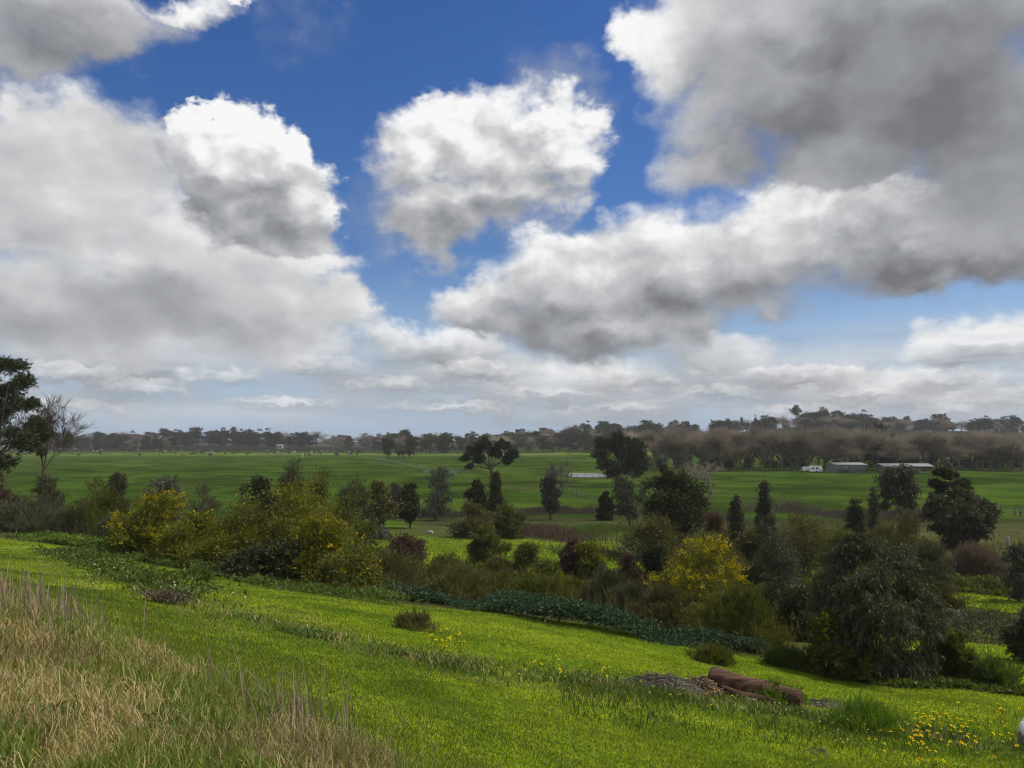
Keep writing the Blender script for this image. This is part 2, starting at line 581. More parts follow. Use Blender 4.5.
def leaf_mat(name, a, b_, transl=0.3, gloss=0.05, nscale=0.7, warm=(1.25, 1.15, 0.6), rough=0.65):
    """leaf colours a..b by leaf, patches by noise in the plant's own space"""
    if name in MATS:
        return MATS[name]
    m, b, out = new_mat(name)
    at_ = b.node('ShaderNodeAttribute', attribute_name='tint')
    oi = b.node('ShaderNodeObjectInfo')
    tco = b.node('ShaderNodeTexCoord')
    n = b.noise(tco.outputs['Object'], nscale, 2.0, 0.5)
    f = b.m('ADD', b.m('MULTIPLY', at_.outputs['Fac'], 0.65), b.m('MULTIPLY', b.m('SUBTRACT', n, 0.3), 0.8), clamp=True)
    col = b.mix(f, c4(a), c4(b_))
    hs = b.node('ShaderNodeHueSaturation')
    b.put(hs.inputs['Color'], col)
    b.put(hs.inputs['Value'], b.maprange(oi.outputs['Random'], 0, 1, 0.82, 1.18))
    b.put(hs.inputs['Hue'], b.maprange(oi.outputs['Random'], 0, 1, 0.49, 0.505))
    col = hs.outputs[0]
    d = b.node('ShaderNodeBsdfDiffuse')
    b.put(d.inputs[0], col)
    t = b.node('ShaderNodeBsdfTranslucent')
    b.put(t.inputs[0], b.mix(1.0, col, c4(warm), 'MULTIPLY'))
    mx = b.node('ShaderNodeMixShader')
    mx.inputs[0].default_value = transl
    b.put(mx.inputs[1], d.outputs[0])
    b.put(mx.inputs[2], t.outputs[0])
    res = mx.outputs[0]
    if gloss:
        g = b.node('ShaderNodeBsdfGlossy')
        g.inputs['Roughness'].default_value = rough
        g.inputs[0].default_value = (1, 1, 1, 1)
        m2 = b.node('ShaderNodeMixShader')
        m2.inputs[0].default_value = gloss
        b.put(m2.inputs[1], res)
        b.put(m2.inputs[2], g.outputs[0])
        res = m2.outputs[0]
    b.put(out.inputs[0], res)
    MATS[name] = m
    return m


def rough_mat(name, a, b_, scale=4.0, rough=0.85, bump=0.3, stretch=(1, 1, 1), spec=0.2, detail=5.0):
    if name in MATS:
        return MATS[name]
    m, b, out = new_mat(name)
    tco = b.node('ShaderNodeTexCoord')
    vec = b.v('MULTIPLY', tco.outputs['Object'], stretch)
    n = b.noise(vec, scale, detail, 0.6)
    col = b.mix(b.maprange(n, 0.3, 0.7), c4(a), c4(b_))
    p = b.node('ShaderNodeBsdfPrincipled')
    b.put(p.inputs['Base Color'], col)
    p.inputs['Roughness'].default_value = rough
    p.inputs['Specular IOR Level'].default_value = spec
    if bump:
        bp = b.node('ShaderNodeBump')
        bp.inputs['Strength'].default_value = bump
        bp.inputs['Distance'].default_value = 0.05
        b.put(bp.inputs['Height'], n)
        b.put(p.inputs['Normal'], bp.outputs[0])
    b.put(out.inputs[0], p.outputs[0])
    MATS[name] = m
    return m


def glass_mat():
    if 'window glass' in MATS:
        return MATS['window glass']
    m, b, out = new_mat('window glass')
    p = b.node('ShaderNodeBsdfPrincipled')
    p.inputs['Base Color'].default_value = (0.03, 0.035, 0.04, 1)
    p.inputs['Roughness'].default_value = 0.08
    b.put(out.inputs[0], p.outputs[0])
    MATS['window glass'] = m
    return m


BARK = rough_mat('bark', (0.05, 0.04, 0.032), (0.13, 0.11, 0.09), 6.0, 0.9, 0.5, (1, 1, 0.25))
BARK_ROW = rough_mat('brown bark', (0.10, 0.078, 0.060), (0.18, 0.14, 0.11), 3.0, 0.9, 0.3)
BARK_PALE = rough_mat('pale bark', (0.11, 0.10, 0.085), (0.24, 0.22, 0.19), 5.0, 0.85, 0.4, (1, 1, 0.3))
TWIG = leaf_mat('bare twigs', (0.250, 0.208, 0.155), (0.410, 0.342, 0.255), 0.45, 0.0, 0.4, (1, 1, 1))
TWIG_DARK = rough_mat('dark fine twigs', (0.055, 0.043, 0.036), (0.105, 0.082, 0.068), 0.5, 0.9, 0.0)
TWIG_GREY = rough_mat('grey twigs', (0.10, 0.085, 0.07), (0.17, 0.15, 0.13), 0.5, 0.9, 0.0)

L_EUC = leaf_mat('grey green gum leaves', (0.034, 0.040, 0.023), (0.088, 0.095, 0.061), 0.22, 0.012)
L_BIG = leaf_mat('dull green gum leaves', (0.024, 0.031, 0.014), (0.078, 0.088, 0.048), 0.22, 0.015)
L_DARK = leaf_mat('dark evergreen leaves', (0.021, 0.028, 0.012), (0.060, 0.069, 0.027), 0.2, 0.012)
L_OLIVE = leaf_mat('olive leaves', (0.042, 0.054, 0.010), (0.122, 0.136, 0.022), 0.34, 0.012)
L_WATTLE = leaf_mat('yellow green wattle leaves', (0.062, 0.078, 0.007), (0.172, 0.176, 0.012), 0.36, 0.012)
L_NEEDLE = leaf_mat('grey olive needles', (0.038, 0.044, 0.021), (0.095, 0.098, 0.050), 0.25, 0.012)
L_BROWN = leaf_mat('brown olive leaves', (0.056, 0.057, 0.017), (0.130, 0.124, 0.040), 0.28, 0.012)
L_RED = leaf_mat('dark reddish leaves', (0.050, 0.031, 0.025), (0.112, 0.070, 0.050), 0.25, 0.012)
L_GREY = leaf_mat('pale grey leaves', (0.055, 0.064, 0.048), (0.115, 0.124, 0.098), 0.25, 0.012)
L_FAR = leaf_mat('distant tree leaves', (0.031, 0.038, 0.018), (0.074, 0.081, 0.042), 0.2, 0.0, 0.35)
L_GUM = leaf_mat('distant gum leaves', (0.045, 0.047, 0.029), (0.096, 0.096, 0.063), 0.2, 0.0, 0.35)
L_BLUE = leaf_mat('blue green weed leaves', (0.017, 0.043, 0.019), (0.047, 0.089, 0.043), 0.3, 0.015)
L_WEED = leaf_mat('green weed leaves', (0.040, 0.070, 0.012), (0.105, 0.150, 0.025), 0.35, 0.012)
L_FRESH = leaf_mat('fresh green weed leaves', (0.060, 0.120, 0.012), (0.140, 0.220, 0.020), 0.35, 0.012)
L_DRY = leaf_mat('dry brown stems', (0.085, 0.062, 0.042), (0.190, 0.145, 0.100), 0.2, 0.0, 0.9, (1, 1, 1))
L_PURPLE = leaf_mat('dull mauve stems', (0.078, 0.060, 0.046), (0.150, 0.118, 0.092), 0.2, 0.0, 0.3, (1, 1, 1))
L_YELLOW = leaf_mat('yellow blossom', (0.27, 0.22, 0.006), (0.52, 0.43, 0.012), 0.3, 0.0, 0.9, (1, 1, 1))
L_CREAM = leaf_mat('cream blossom', (0.26, 0.20, 0.11), (0.42, 0.34, 0.20), 0.25, 0.0, 0.9, (1, 1, 1))


# ------------------------------------------------------------------ plants
def unit(v):
    return v / (np.linalg.norm(v, axis=-1, keepdims=True) + 1e-9)


def leaf_quads(rng, P, D, L, Wd, fold=0.15):
    n = len(P)
    D = unit(D)
    R = unit(rng.normal(size=(n, 3)))
    S = unit(np.cross(D, R))
    N = np.cross(S, D)
    L = np.broadcast_to(L, (n,))[:, None]
    Wd = np.broadcast_to(Wd, (n,))[:, None]
    m = P + D * L * 0.45 + N * L * fold
    v = np.stack([P, m + S * Wd * 0.5, P + D * L, m - S * Wd * 0.5], axis=1).reshape(-1, 3)
    q = np.arange(n * 4).reshape(-1, 4)
    tint = np.repeat(rng.random(n), 4)
    return v, q, tint


def blades(rng, P, h, w, bend, az=None, tint=None):
    """grass blades: base, middle and tip, bent over by `bend`"""
    n = len(P)
    az = rng.random(n) * 2 * math.pi if az is None else az
    d = np.c_[np.cos(az), np.sin(az), np.zeros(n)]
    fa = rng.random(n) * 2 * math.pi
    s = np.c_[np.cos(fa), np.sin(fa), np.zeros(n)]
    h = np.broadcast_to(h, (n,))[:, None]
    w = np.broadcast_to(w, (n,))[:, None]
    bend = np.broadcast_to(bend, (n,))[:, None]
    up = np.array([[0, 0, 1.0]])
    th1, th2 = bend * 0.5, bend * 1.25
    mid = P + h * 0.55 * (up * np.cos(th1) + d * np.sin(th1))
    tip = mid + h * 0.45 * (up * np.cos(th2) + d * np.sin(th2))
    v = np.stack([P - s * w / 2, P + s * w / 2, mid + s * w * 0.42, mid - s * w * 0.42, tip], axis=1).reshape(-1, 3)
    b = np.arange(n)[:, None] * 5
    q = b + np.array([[0, 1, 2, 3]])
    t = b + np.array([[3, 2, 4]])
    tn = np.repeat(rng.random(n) if tint is None else tint, 5)
    return v, q, t, tn


def profile(shape, t):
    if shape == 'dome':
        return np.sqrt(np.clip(1 - (0.12 + 0.86 * t) ** 3.0, 0, 1))
    if shape == 'oval':
        return np.sqrt(np.clip(1 - (2 * t - 1) ** 2, 0, 1)) * 0.98 + 0.02
    if shape == 'cone':
        return np.clip(1 - t, 0, 1) ** 0.75 * np.clip(t * 6 + 0.35, 0, 1)
    if shape == 'umbrella':
        return np.clip(0.55 + 0.6 * t, 0, 1) * np.sqrt(np.clip(1 - (t * 0.95) ** 5, 0, 1))
    if shape == 'column':
        return np.clip(1 - (2 * t - 1) ** 4, 0, 1) ** 0.5 * (1 - 0.35 * t)
    return np.ones_like(t)


def clump_set(rng, shape, rx, ry, h, cb, n, cs):
    t = rng.random(n * 4) ** 0.9
    w = profile(shape, t)
    keep = rng.random(len(t)) < 0.15 + 0.85 * w
    t, w = t[keep][:n], w[keep][:n]
    n = len(t)
    ang = rng.random(n) * 2 * math.pi
    # lobes: the outline swells and shrinks round the plant
    ph = rng.random(3) * 9
    w = w * (0.86 + 0.26 * np.sin(2 * ang + ph[0] + 3 * t) * np.sin(3 * ang + ph[1]) + 0.20 * (rng.random(n) - 0.35))
    t = t * (0.90 + 0.16 * np.sin(ang * 2 + ph[2]) * (t > 0.5) + 0.10 * rng.random(n))
    rc = cs * (0.65 + 0.7 * rng.random(n))
    rad = np.sqrt(rng.random(n)) * np.clip(w - rc * 0.7, 0.02, 1)
    rad *= 0.85 + 0.35 * rng.random(n)
    hh = (1 - cb) * h
    C = np.c_[rad * np.cos(ang) * rx, rad * np.sin(ang) * ry, cb * h + np.clip(t, 0.06, 1) * hh - np.minimum(rc * rx * 0.6, 0.2 * hh) * t]
    return C, rc * (rx + ry) / 2


def foliage(rng, C, R, n, L, aspect, orient, flat=0.8, zmin=0.03, shell=0.3, tips=False, nspray=16):
    """leaves set along sprays that leave each tuft, with some loose between them"""
    R = np.asarray(R)
    wgt = R ** 2
    axis = C.mean(0) * np.array([1, 1, 0.75])
    ns = nspray
    sd = unit(rng.normal(size=(len(C), ns, 3)))
    outw = unit(C - axis)
    sd = unit(sd + outw[:, None, :] * 0.55 + np.array([0, 0, -0.25 if orient == 'droop' else 0.25]))
    sl = 0.75 + 0.65 * rng.random((len(C), ns))
    on = rng.random((len(C), ns)) < (0.5 if tips else 1.0)
    idx = rng.choice(len(C), n, p=wgt / wgt.sum())
    si = rng.integers(0, ns, n)
    if tips:
        ok = on[idx, si]
        idx, si = idx[ok], si[ok]
        n = len(idx)
    dirs = sd[idx, si]
    u = (0.72 + 0.32 * rng.random(n)) if tips else (0.12 + 0.95 * rng.random(n) ** 0.75)
    loose = rng.random(n) < (0.0 if tips else 0.30)
    d = unit(rng.normal(size=(n, 3)))
    r = shell + (1.0 - shell) * rng.random(n) ** 0.6
    off = np.where(loose[:, None], d * r[:, None], dirs * (u * sl[idx, si])[:, None])
    if orient == 'droop':
        off[:, 2] -= 0.30 * np.where(loose, 0, u) ** 2
    P = C[idx] + off * R[idx][:, None] * np.array([1, 1, flat])
    P += rng.normal(size=(n, 3)) * R[idx][:, None] * (0.07 if not tips else 0.06)
    rnd = unit(rng.normal(size=(n, 3)))
    if orient == 'droop':
        D = rnd * 0.6 + dirs * 0.45 + np.array([0, 0, -0.85])
    elif orient == 'up':
        D = rnd * 0.45 + dirs * 0.6 + np.array([0, 0, 0.7])
    elif orient == 'flat':
        D = (rnd + dirs * 0.6) * np.array([1, 1, 0.3])
    else:
        D = rnd * 0.8 + dirs * 0.8 + np.array([0, 0, 0.15])
    LL = L * (0.6 + 0.8 * rng.random(n))
    P[:, 2] = np.maximum(P[:, 2], zmin)
    v, q, tint = leaf_quads(rng, P, D, LL, LL * aspect)
    v[:, 2] = np.maximum(v[:, 2], zmin * 0.3)
    # leaves of one spray are nearly of one colour
    st = rng.random((len(C), ns))
    tint = 0.45 * tint + 0.55 * np.repeat(st[idx, si], 4)
    return v, q, tint


def limb(acc, rng, a, b, r0, r1, sag=0.12, sides=5, n=5):
    a, b = np.asarray(a, float), np.asarray(b, float)
    ln = np.linalg.norm(b - a)
    t = np.linspace(0, 1, n)[:, None]
    off = rng.normal(size=3) * sag * ln
    p = a + (b - a) * t + off * (t * (1 - t)) + np.array([0, 0, 1.0]) * ln * 0.10 * t * (1 - t)
    acc.tube(p, np.linspace(r0, r1, n), sides)
    return p


def woody(rng, C, h, cb, r0, lean=(0, 0), multi=False, nl=14):
    """trunk and limbs that reach the leaf clumps"""
    acc = Acc()
    order = rng.permutation(len(C))[:nl]
    if multi:
        for i in order:
            b0 = np.r_[rng.normal(size=2) * r0 * 1.6, -0.08]
            limb(acc, rng, b0, C[i], r0 * (0.5 + 0.4 * rng.random()), r0 * 0.18, 0.15)
    else:
        zt = max(cb, 0.12) * h + 0.25 * (1 - cb) * h
        top = np.array([lean[0], lean[1], zt])
        p = np.array([[0, 0, -0.15], [lean[0] * 0.2, lean[1] * 0.2, zt * 0.33], [lean[0] * 0.55 + r0 * 0.5, lean[1] * 0.55, zt * 0.66], top])
        acc.tube(p, [r0 * 1.25, r0 * 0.95, r0 * 0.82, r0 * 0.6], 8)
        for i in order:
            f = 0.55 + 0.45 * rng.random()
            st = p[2] * (1 - f) * 2 + top * (1 - (1 - f) * 2) if f > 0.5 else p[2]
            limb(acc, rng, st, C[i], r0 * (0.30 + 0.25 * rng.random()), r0 * 0.08, 0.10)
    return acc


KIND = {  # leaf material, shape, clumps, clump size, leaves, leaf length (m), aspect, orientation, woody multi
    'gum_bush': (L_EUC, 'dome', 70, 0.26, 17000, 0.125, 0.21, 'droop', True),
    'dark': (L_DARK, 'dome', 46, 0.28, 7000, 0.13, 0.42, 'out', True),
    'dark_tree': (L_DARK, 'oval', 50, 0.26, 7000, 0.16, 0.42, 'out', False),
    'olive': (L_OLIVE, 'dome', 44, 0.26, 8000, 0.11, 0.32, 'out', True),
    'wattle': (L_WATTLE, 'dome', 48, 0.24, 8500, 0.12, 0.32, 'out', True),
    'needle': (L_NEEDLE, 'dome', 40, 0.28, 9000, 0.17, 0.12, 'up', True),
    'brown': (L_BROWN, 'dome', 42, 0.26, 8000, 0.13, 0.22, 'up', True),
    'red': (L_RED, 'dome', 36, 0.28, 6000, 0.12, 0.3, 'out', True),
    'grey': (L_GREY, 'oval', 36, 0.26, 5000, 0.14, 0.26, 'droop', False),
    'gum': (L_EUC, 'oval', 38, 0.26, 5200, 0.16, 0.24, 'droop', False),
    'cone': (L_DARK, 'cone', 46, 0.26, 5600, 0.13, 0.36, 'out', False),
    'column': (L_EUC, 'column', 40, 0.32, 5200, 0.14, 0.26, 'droop', False),
    'dead': (L_DRY, 'dome', 30, 0.3, 6000, 0.35, 0.05, 'up', True),
}
_seed = [100]
PLACED = []


def plant(name, label, cat, px, w, ytop, Y, kind, group=None, cb=None, blossom=None, nb_=0, leaf=1.0, dens=1.0, clumps_px=None,
          mat=None, trunk_px=None, bark=None, r0=None, shape=None, multi=None, nl=14, flat=0.8, shell=0.3, yr=None):
    """one plant of its own: base on the ground below pixel column px at distance Y, its top at row ytop"""
    _seed[0] += 1
    rng = np.random.default_rng(_seed[0])
    lm, shp, nc, cs, nleaf, L, asp, ori, mul = KIND[kind]
    lm = mat or lm
    shp = shape or shp
    mul = mul if multi is None else multi
    bx = at(trunk_px if trunk_px is not None else px, HY, Y)[0]
    z0 = gz(bx, Y) - 0.04
    ztop = at(px, ytop, Y)[2]
    h = max(ztop - z0, 0.25)
    rx = w / 2 * Y / F * (1.22 if mul and not clumps_px else 1.1)
    if cb is None:
        cb = 0.03 if mul else 0.2
    root = empty(name, (bx, Y, z0))
    tag(root, label, cat, group)
    if clumps_px:
        C, R = [], []
        for (cx, cy, cr, dY) in clumps_px:
            p = at(cx, cy, Y + dY)
            C.append(p - np.array([bx, Y, z0]))
            R.append(cr * (Y + dY) / F)
        C, R = np.array(C), np.array(R)
        # a clump becomes several tufts, so its edge stays ragged
        k = 5
        C2 = np.repeat(C, k, 0) + unit(rng.normal(size=(len(C) * k, 3))) * (np.repeat(R, k) * (0.25 + 0.5 * rng.random(len(C) * k)))[:, None] * np.array([1, 1, 0.7])
        R2 = np.repeat(R, k) * (0.48 + 0.32 * rng.random(len(C) * k))
        Cl, C, R = C, C2, R2
    else:
        slim = float(np.clip(h * (1 - cb) / (2 * rx), 1.0, 3.5))
        C, R = clump_set(rng, shp, rx, rx * (yr or 0.9), h, cb, int(nc * slim), cs * 1.1)
        R *= rng.random(len(R)) * 0.5 + 0.75
        Cl = C
    far = max(1.0, Y / 34.0)
    L = L * leaf * far ** 0.75
    n = int(nleaf * dens * 1.5)
    v, q, tint = foliage(rng, C, R, n, L, asp, ori, flat, 0.03, shell)
    add('foliage' if mul else 'crown', mesh_from('foliage', v, q, None, False, {'tint': tint}), lm, root)
    r0 = r0 or max(0.025, 0.022 * h if not mul else 0.012 * h)
    acc = woody(rng, Cl, h, cb, r0, (float(np.mean(Cl[:, 0])) * 0.5, 0), mul, nl)
    add('stems' if mul else 'trunk', acc.mesh('trunk', True), bark or BARK, root)
    if blossom is not None:
        # blossom sits on the outside of the upper tufts
        hi = C[:, 2] > np.quantile(C[:, 2], 0.25)
        v, q, tint = foliage(rng, C[hi], R[hi] * 1.05, nb_ * 4, L * 0.62, 0.6, 'out', flat, 0.05, 0.85, True)
        add('blossom', mesh_from('blossom', v, q, None, False, {'tint': tint}), blossom, root)
    PLACED.append((name, px, ytop, Y, h, project(bx, Y, z0)))
    return root


def bare_branches(rng, h, spread, r0, levels=4, start=0.3, up=0.6, nkid=(3, 5), twig_n=10, twig_l=0.12, twig_w=0.006, lean=(0, 0)):
    """a leafless tree of height h: tubes for trunk and limbs, thin blades for the twigs"""
    acc = Acc()
    ends = []

    def grow(p, d, ln, r, lev):
        n = 4
        pts = [p]
        dd = d
        for i in range(n):
            dd = unit(dd + rng.normal(size=3) * 0.10 + np.array([0, 0, 0.06 * up]))
            pts.append(pts[-1] + dd * ln / n)
        acc.tube(pts, np.linspace(r, r * 0.62, n + 1), 6 if lev == 0 else (4 if lev == 1 else 3), False)
        if lev >= levels - 1:
            ends.append((np.array(pts), dd))
            return
        for k in range(rng.integers(nkid[0], nkid[1] + 1)):
            f = (start if lev == 0 else 0.3) + (1 - (start if lev == 0 else 0.3)) * rng.random()
            i = min(int(f * n), n - 1)
            st = pts[i] + (pts[i + 1] - pts[i]) * (f * n - i)
            side = unit(rng.normal(size=3) * np.array([1, 1, 0.35]))
            nd = unit(dd * (0.55 + 0.3 * up) + side * spread + np.array([0, 0, 0.35 * up]))
            grow(st, nd, ln * (0.50 + 0.22 * rng.random()), r * 0.50, lev + 1)
        grow(pts[-1], unit(dd + rng.normal(size=3) * 0.15), ln * 0.6, r * 0.6, lev + 1)

    grow(np.array([0, 0, -0.02 * h]), unit(np.array([lean[0], lean[1], 1.0])), h * 0.42, r0, 0)
    P, D = [], []
    for pts, dd in ends:
        t = rng.random(twig_n)
        i = np.minimum((t * (len(pts) - 1)).astype(int), len(pts) - 2)
        P.append(pts[i] + (pts[i + 1] - pts[i]) * rng.random(twig_n)[:, None])
        D.append(unit(dd + rng.normal(size=(twig_n, 3)) * 0.5 + np.array([0, 0, 0.3 * up])))
    P, D = np.vstack(P), np.vstack(D)
    LL = h * twig_l * (0.5 + rng.random(len(P)))
    v, q, tint = leaf_quads(rng, P, D, LL, h * twig_w, 0.03)
    return acc, (v, q, tint)


def dup(root, loc, sc=None, rz=0.0, label=None, group=None):
    r = root.copy()
    COL.objects.link(r)
    r.location = loc
    r.rotation_euler = (0, 0, rz)
    if sc is not None:
        r.scale = sc
    if label:
        r['label'] = label
    if group:
        r['group'] = group
    for ch in list(root.children):
        c_ = ch.copy()
        COL.objects.link(c_)
        c_.parent = r
        for g in ch.children:
            d_ = g.copy()
            COL.objects.link(d_)
            d_.parent = c_
    return r


PROTO = {}


def far_proto(kind, var):
    """first tree of a distant kind, one unit high and one unit wide"""
    rng = np.random.default_rng(hash_(kind) + var * 77)
    root = empty(FAR[kind][0])
    if kind.startswith('bare'):
        up = {'bare_row': 1.0, 'bare_round': 0.45}[kind]
        acc, tw = bare_branches(rng, 1.0, 0.50 if up > 0.8 else 0.8, 0.020, 4, 0.30, up, (3, 5), 14, 0.17, 0.0046)
        allv = np.vstack([np.vstack(acc.v), tw[0]])
        mx = np.array([np.quantile(np.abs(allv[:, 0]), 0.985) * 2, np.quantile(np.abs(allv[:, 1]), 0.985) * 2, allv[:, 2].max()])
        acc.v = [a / mx for a in acc.v]
        add('trunk', acc.mesh('bare trunk'), BARK_ROW, root)
        add('crown', mesh_from('bare twigs', tw[0] / mx, tw[1], None, False, {'tint': tw[2]}), TWIG, root)
        return root
    shp, cb, nc, cs, n, L, ori, mat = FAR[kind][2]
    C, R = clump_set(rng, shp, 0.5, 0.5, 1.0, cb, nc, cs)
    v, q, tint = foliage(rng, C, R, n, L, 0.45, ori, 0.7, 0.01, 0.4)
    add('crown', mesh_from('far crown', v, q, None, False, {'tint': tint}), mat, root)
    acc = woody(rng, C, 1.0, cb, 0.026, (rng.normal() * 0.04, 0), False, 10)
    add('trunk', acc.mesh('far trunk', True), BARK, root)
    return root


def hash_(s):
    return sum((i + 3) * ord(ch) for i, ch in enumerate(s)) % 9973


FAR = {
    'round': ('round_tree', 3, ('oval', 0.12, 26, 0.32, 3400, 0.062, 'out', L_FAR)),
    'gum': ('gum_tree', 3, ('umbrella', 0.32, 20, 0.28, 2500, 0.060, 'droop', L_GUM)),
    'pine': ('conifer_tree', 2, ('cone', 0.10, 26, 0.28, 2500, 0.058, 'out', L_FAR)),
    'flat': ('umbrella_tree', 2, ('umbrella', 0.55, 15, 0.30, 2000, 0.062, 'flat', L_FAR)),
    'shrub': ('evergreen_shrub', 3, ('dome', 0.02, 24, 0.36, 1500, 0.10, 'out', L_DARK)),
    'bare_row': ('bare_tree', 4, None),
    'bare_round': ('bare_tree', 3, None),
}
_cnt = {}


def far_tree(kind, px, Y, hgt, wid, label, group, cat='tree', z=None):
    var = _cnt.get(kind, 0) % FAR[kind][1]
    _cnt[kind] = _cnt.get(kind, 0) + 1
    x = at(px, HY, Y)[0]
    loc = (x, Y, (gz(x, Y) if z is None else z) - 0.1)
    rz = (_cnt[kind] * 2.399) % 6.28
    key = (kind, var)
    if key not in PROTO:
        r = far_proto(kind, var)
        PROTO[key] = r
        r.location = loc
        r.rotation_euler = (0, 0, rz)
        tag(r, label, cat, group)
    else:
        r = dup(PROTO[key], loc, None, rz, label, group)
        r['category'] = cat
    r.scale = (wid, wid, hgt)
    return r


# ------------------------------------------------------------------ ground sheet
BANK_X = [-60, -40, -12, -7.5, -3.6, -1.9, -1.1, -0.5, 0.3, 2.0, 4.0]
BANK_Y = [26, 21, 13.6, 10.6, 6.9, 5.5, 4.8, 4.25, 3.4, 1.2, -2]


def bank(x, y):
    """1 on the rough dry bank by the camera, 0 on the mown grass"""
    e = np.interp(x, BANK_X, BANK_Y)
    return 1 - sstep(-0.35, 0.35, y - e + (fbm(x, y, 0.9, 21) - 0.5) * 1.4)


FRONT_X = [-60, -24, -15.5, -9.4, -3.4, 0.5, 3.5, 6.5, 8.6, 10.5, 12.0, 14.5]
FRONT_Y = [48, 37.5, 32.5, 28.3, 24.0, 22.5, 21.6, 20.6, 20.0, 20.6, 23.0, 46]
BACK_X = [-60, -26, -14, -8, 4, 10, 16, 40]
BACK_Y = [60, 56, 52, 50, 50, 49, 46, 46]


def belt(x, y):
    """the planted belt of shrubs: litter and low weeds instead of turf"""
    e = (fbm(x, y, 0.5, 31) - 0.5) * 2.0
    return sstep(-0.5, 0.9, y - np.interp(x, FRONT_X, FRONT_Y) + e * 0.5) * (1 - sstep(-1.0, 1.0, y - np.interp(x, BACK_X, BACK_Y) + e))


WEED_PX = [(45, 549), (110, 574), (165, 594), (235, 608), (300, 634), (355, 647), (420, 658), (500, 668), (580, 681), (640, 690), (720, 703), (800, 714), (880, 726), (960, 740), (1040, 752)]
WEED = np.array([hit(*p)[:2] for p in WEED_PX])


def weed_dist(x, y):
    x, y = np.asarray(x, float), np.asarray(y, float)
    best = np.full(x.shape, 1e9)
    for a, b in zip(WEED[:-1], WEED[1:]):
        ab = b - a
        t = np.clip(((x - a[0]) * ab[0] + (y - a[1]) * ab[1]) / (ab @ ab), 0, 1)
        best = np.minimum(best, np.hypot(x - a[0] - t * ab[0], y - a[1] - t * ab[1]))
    return best


def lerp(a, b, t):
    return a + (b - a) * t[..., None]


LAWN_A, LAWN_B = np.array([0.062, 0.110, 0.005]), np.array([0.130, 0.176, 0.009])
STRAW = np.array([0.200, 0.150, 0.075])


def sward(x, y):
    """tone of the mown grass: long painted drifts of sun and shade, and small patches"""
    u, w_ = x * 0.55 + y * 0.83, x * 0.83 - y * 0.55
    g_ = 0.45 * fbm(u * 1.9, w_ * 0.35, 0.28, 45) + 0.3 * fbm(x, y, 0.45, 41) + 0.25 * fbm(x, y, 2.2, 47)  # the long drifts put sunlit and shaded bands into the grass colour
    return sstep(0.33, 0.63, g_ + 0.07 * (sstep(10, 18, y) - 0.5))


def cover(x, y):
    n1, n2, n3 = fbm(x, y, 0.45, 41), fbm(x, y, 0.06, 43), fbm(x, y, 2.2, 47)
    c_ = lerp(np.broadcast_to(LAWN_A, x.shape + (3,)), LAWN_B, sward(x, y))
    # worn, yellower lines where the mower and feet go
    wd = weed_dist(x, y)
    line = np.exp(-((wd - 1.25) / 0.22) ** 2) * sstep(0.42, 0.6, n1) * (y < 40)
    c_ = lerp(c_, np.array([0.17, 0.16, 0.045]), line * 0.55)
    c_ = lerp(c_, np.array([0.075, 0.095, 0.022]), np.exp(-(wd / 0.55) ** 2) * 0.7)
    # paddocks beyond the shrubs
    pad = sstep(66, 82, np.hypot(x, y) + (n2 - 0.5) * 6)
    fcol = lerp(np.broadcast_to(np.array([0.048, 0.092, 0.009]), x.shape + (3,)), np.array([0.072, 0.116, 0.014]), sstep(0.35, 0.65, n2))
    fcol = lerp(fcol, np.array([0.090, 0.118, 0.024]), sstep(0.55, 0.75, fbm(x, y, 0.012, 51)) * 0.5)
    fcol = fcol * (0.68 + 0.62 * sstep(0.3, 0.7, fbm(x, y, 0.11, 57)))[..., None] * (0.88 + 0.24 * sstep(0.3, 0.7, fbm(x, y * 2.5, 0.03, 58)))[..., None]
    track = np.exp(-((x - np.interp(y, [60, 120, 240, 330, 430, 700], [30, 22, -26, -50, -75, -110]) + 3) / 1.3) ** 2) * (y > 70)
    fcol = lerp(fcol, np.array([0.10, 0.10, 0.04]), track * 0.6)
    r = np.hypot(x, y)
    fcol = lerp(fcol, np.array([0.100, 0.130, 0.034]), np.exp(-((r - 560) / 45) ** 2) * 0.7 * (x < 40))  # far sunlit strip, its light put into the grass colour
    c_ = lerp(c_, fcol, pad)
    # rough low ground between the near turf and the paddock
    lo_y = np.where(x > 9.5, 44.0, 69.0)
    low = sstep(0, 4, y - lo_y + (n1 - .5) * 3) * (1 - sstep(98, 106, y)) * sstep(-14, -9, x) * (1 - sstep(17, 19, x) * (1 - sstep(50, 53, y)))
    c_ = lerp(c_, np.array([0.056, 0.054, 0.024]), low * 0.85)
    reed = np.exp(-(((x - 10) / 5.5) ** 2 + ((y - 80) / 6.0) ** 2))
    c_ = lerp(c_, np.array([0.040, 0.095, 0.012]), np.clip(reed * 1.6, 0, 1))
    c_ = lerp(c_, np.array([0.040, 0.036, 0.018]), belt(x, y) * 0.9)
    c_ = lerp(c_, lerp(np.broadcast_to(np.array([0.10, 0.085, 0.035]), x.shape + (3,)), STRAW, sstep(0.35, 0.6, n1)), bank(x, y) * 0.95)
    hillw = sstep(620, 760, r)
    c_ = lerp(c_, np.array([0.030, 0.036, 0.017]), hillw)
    return c_


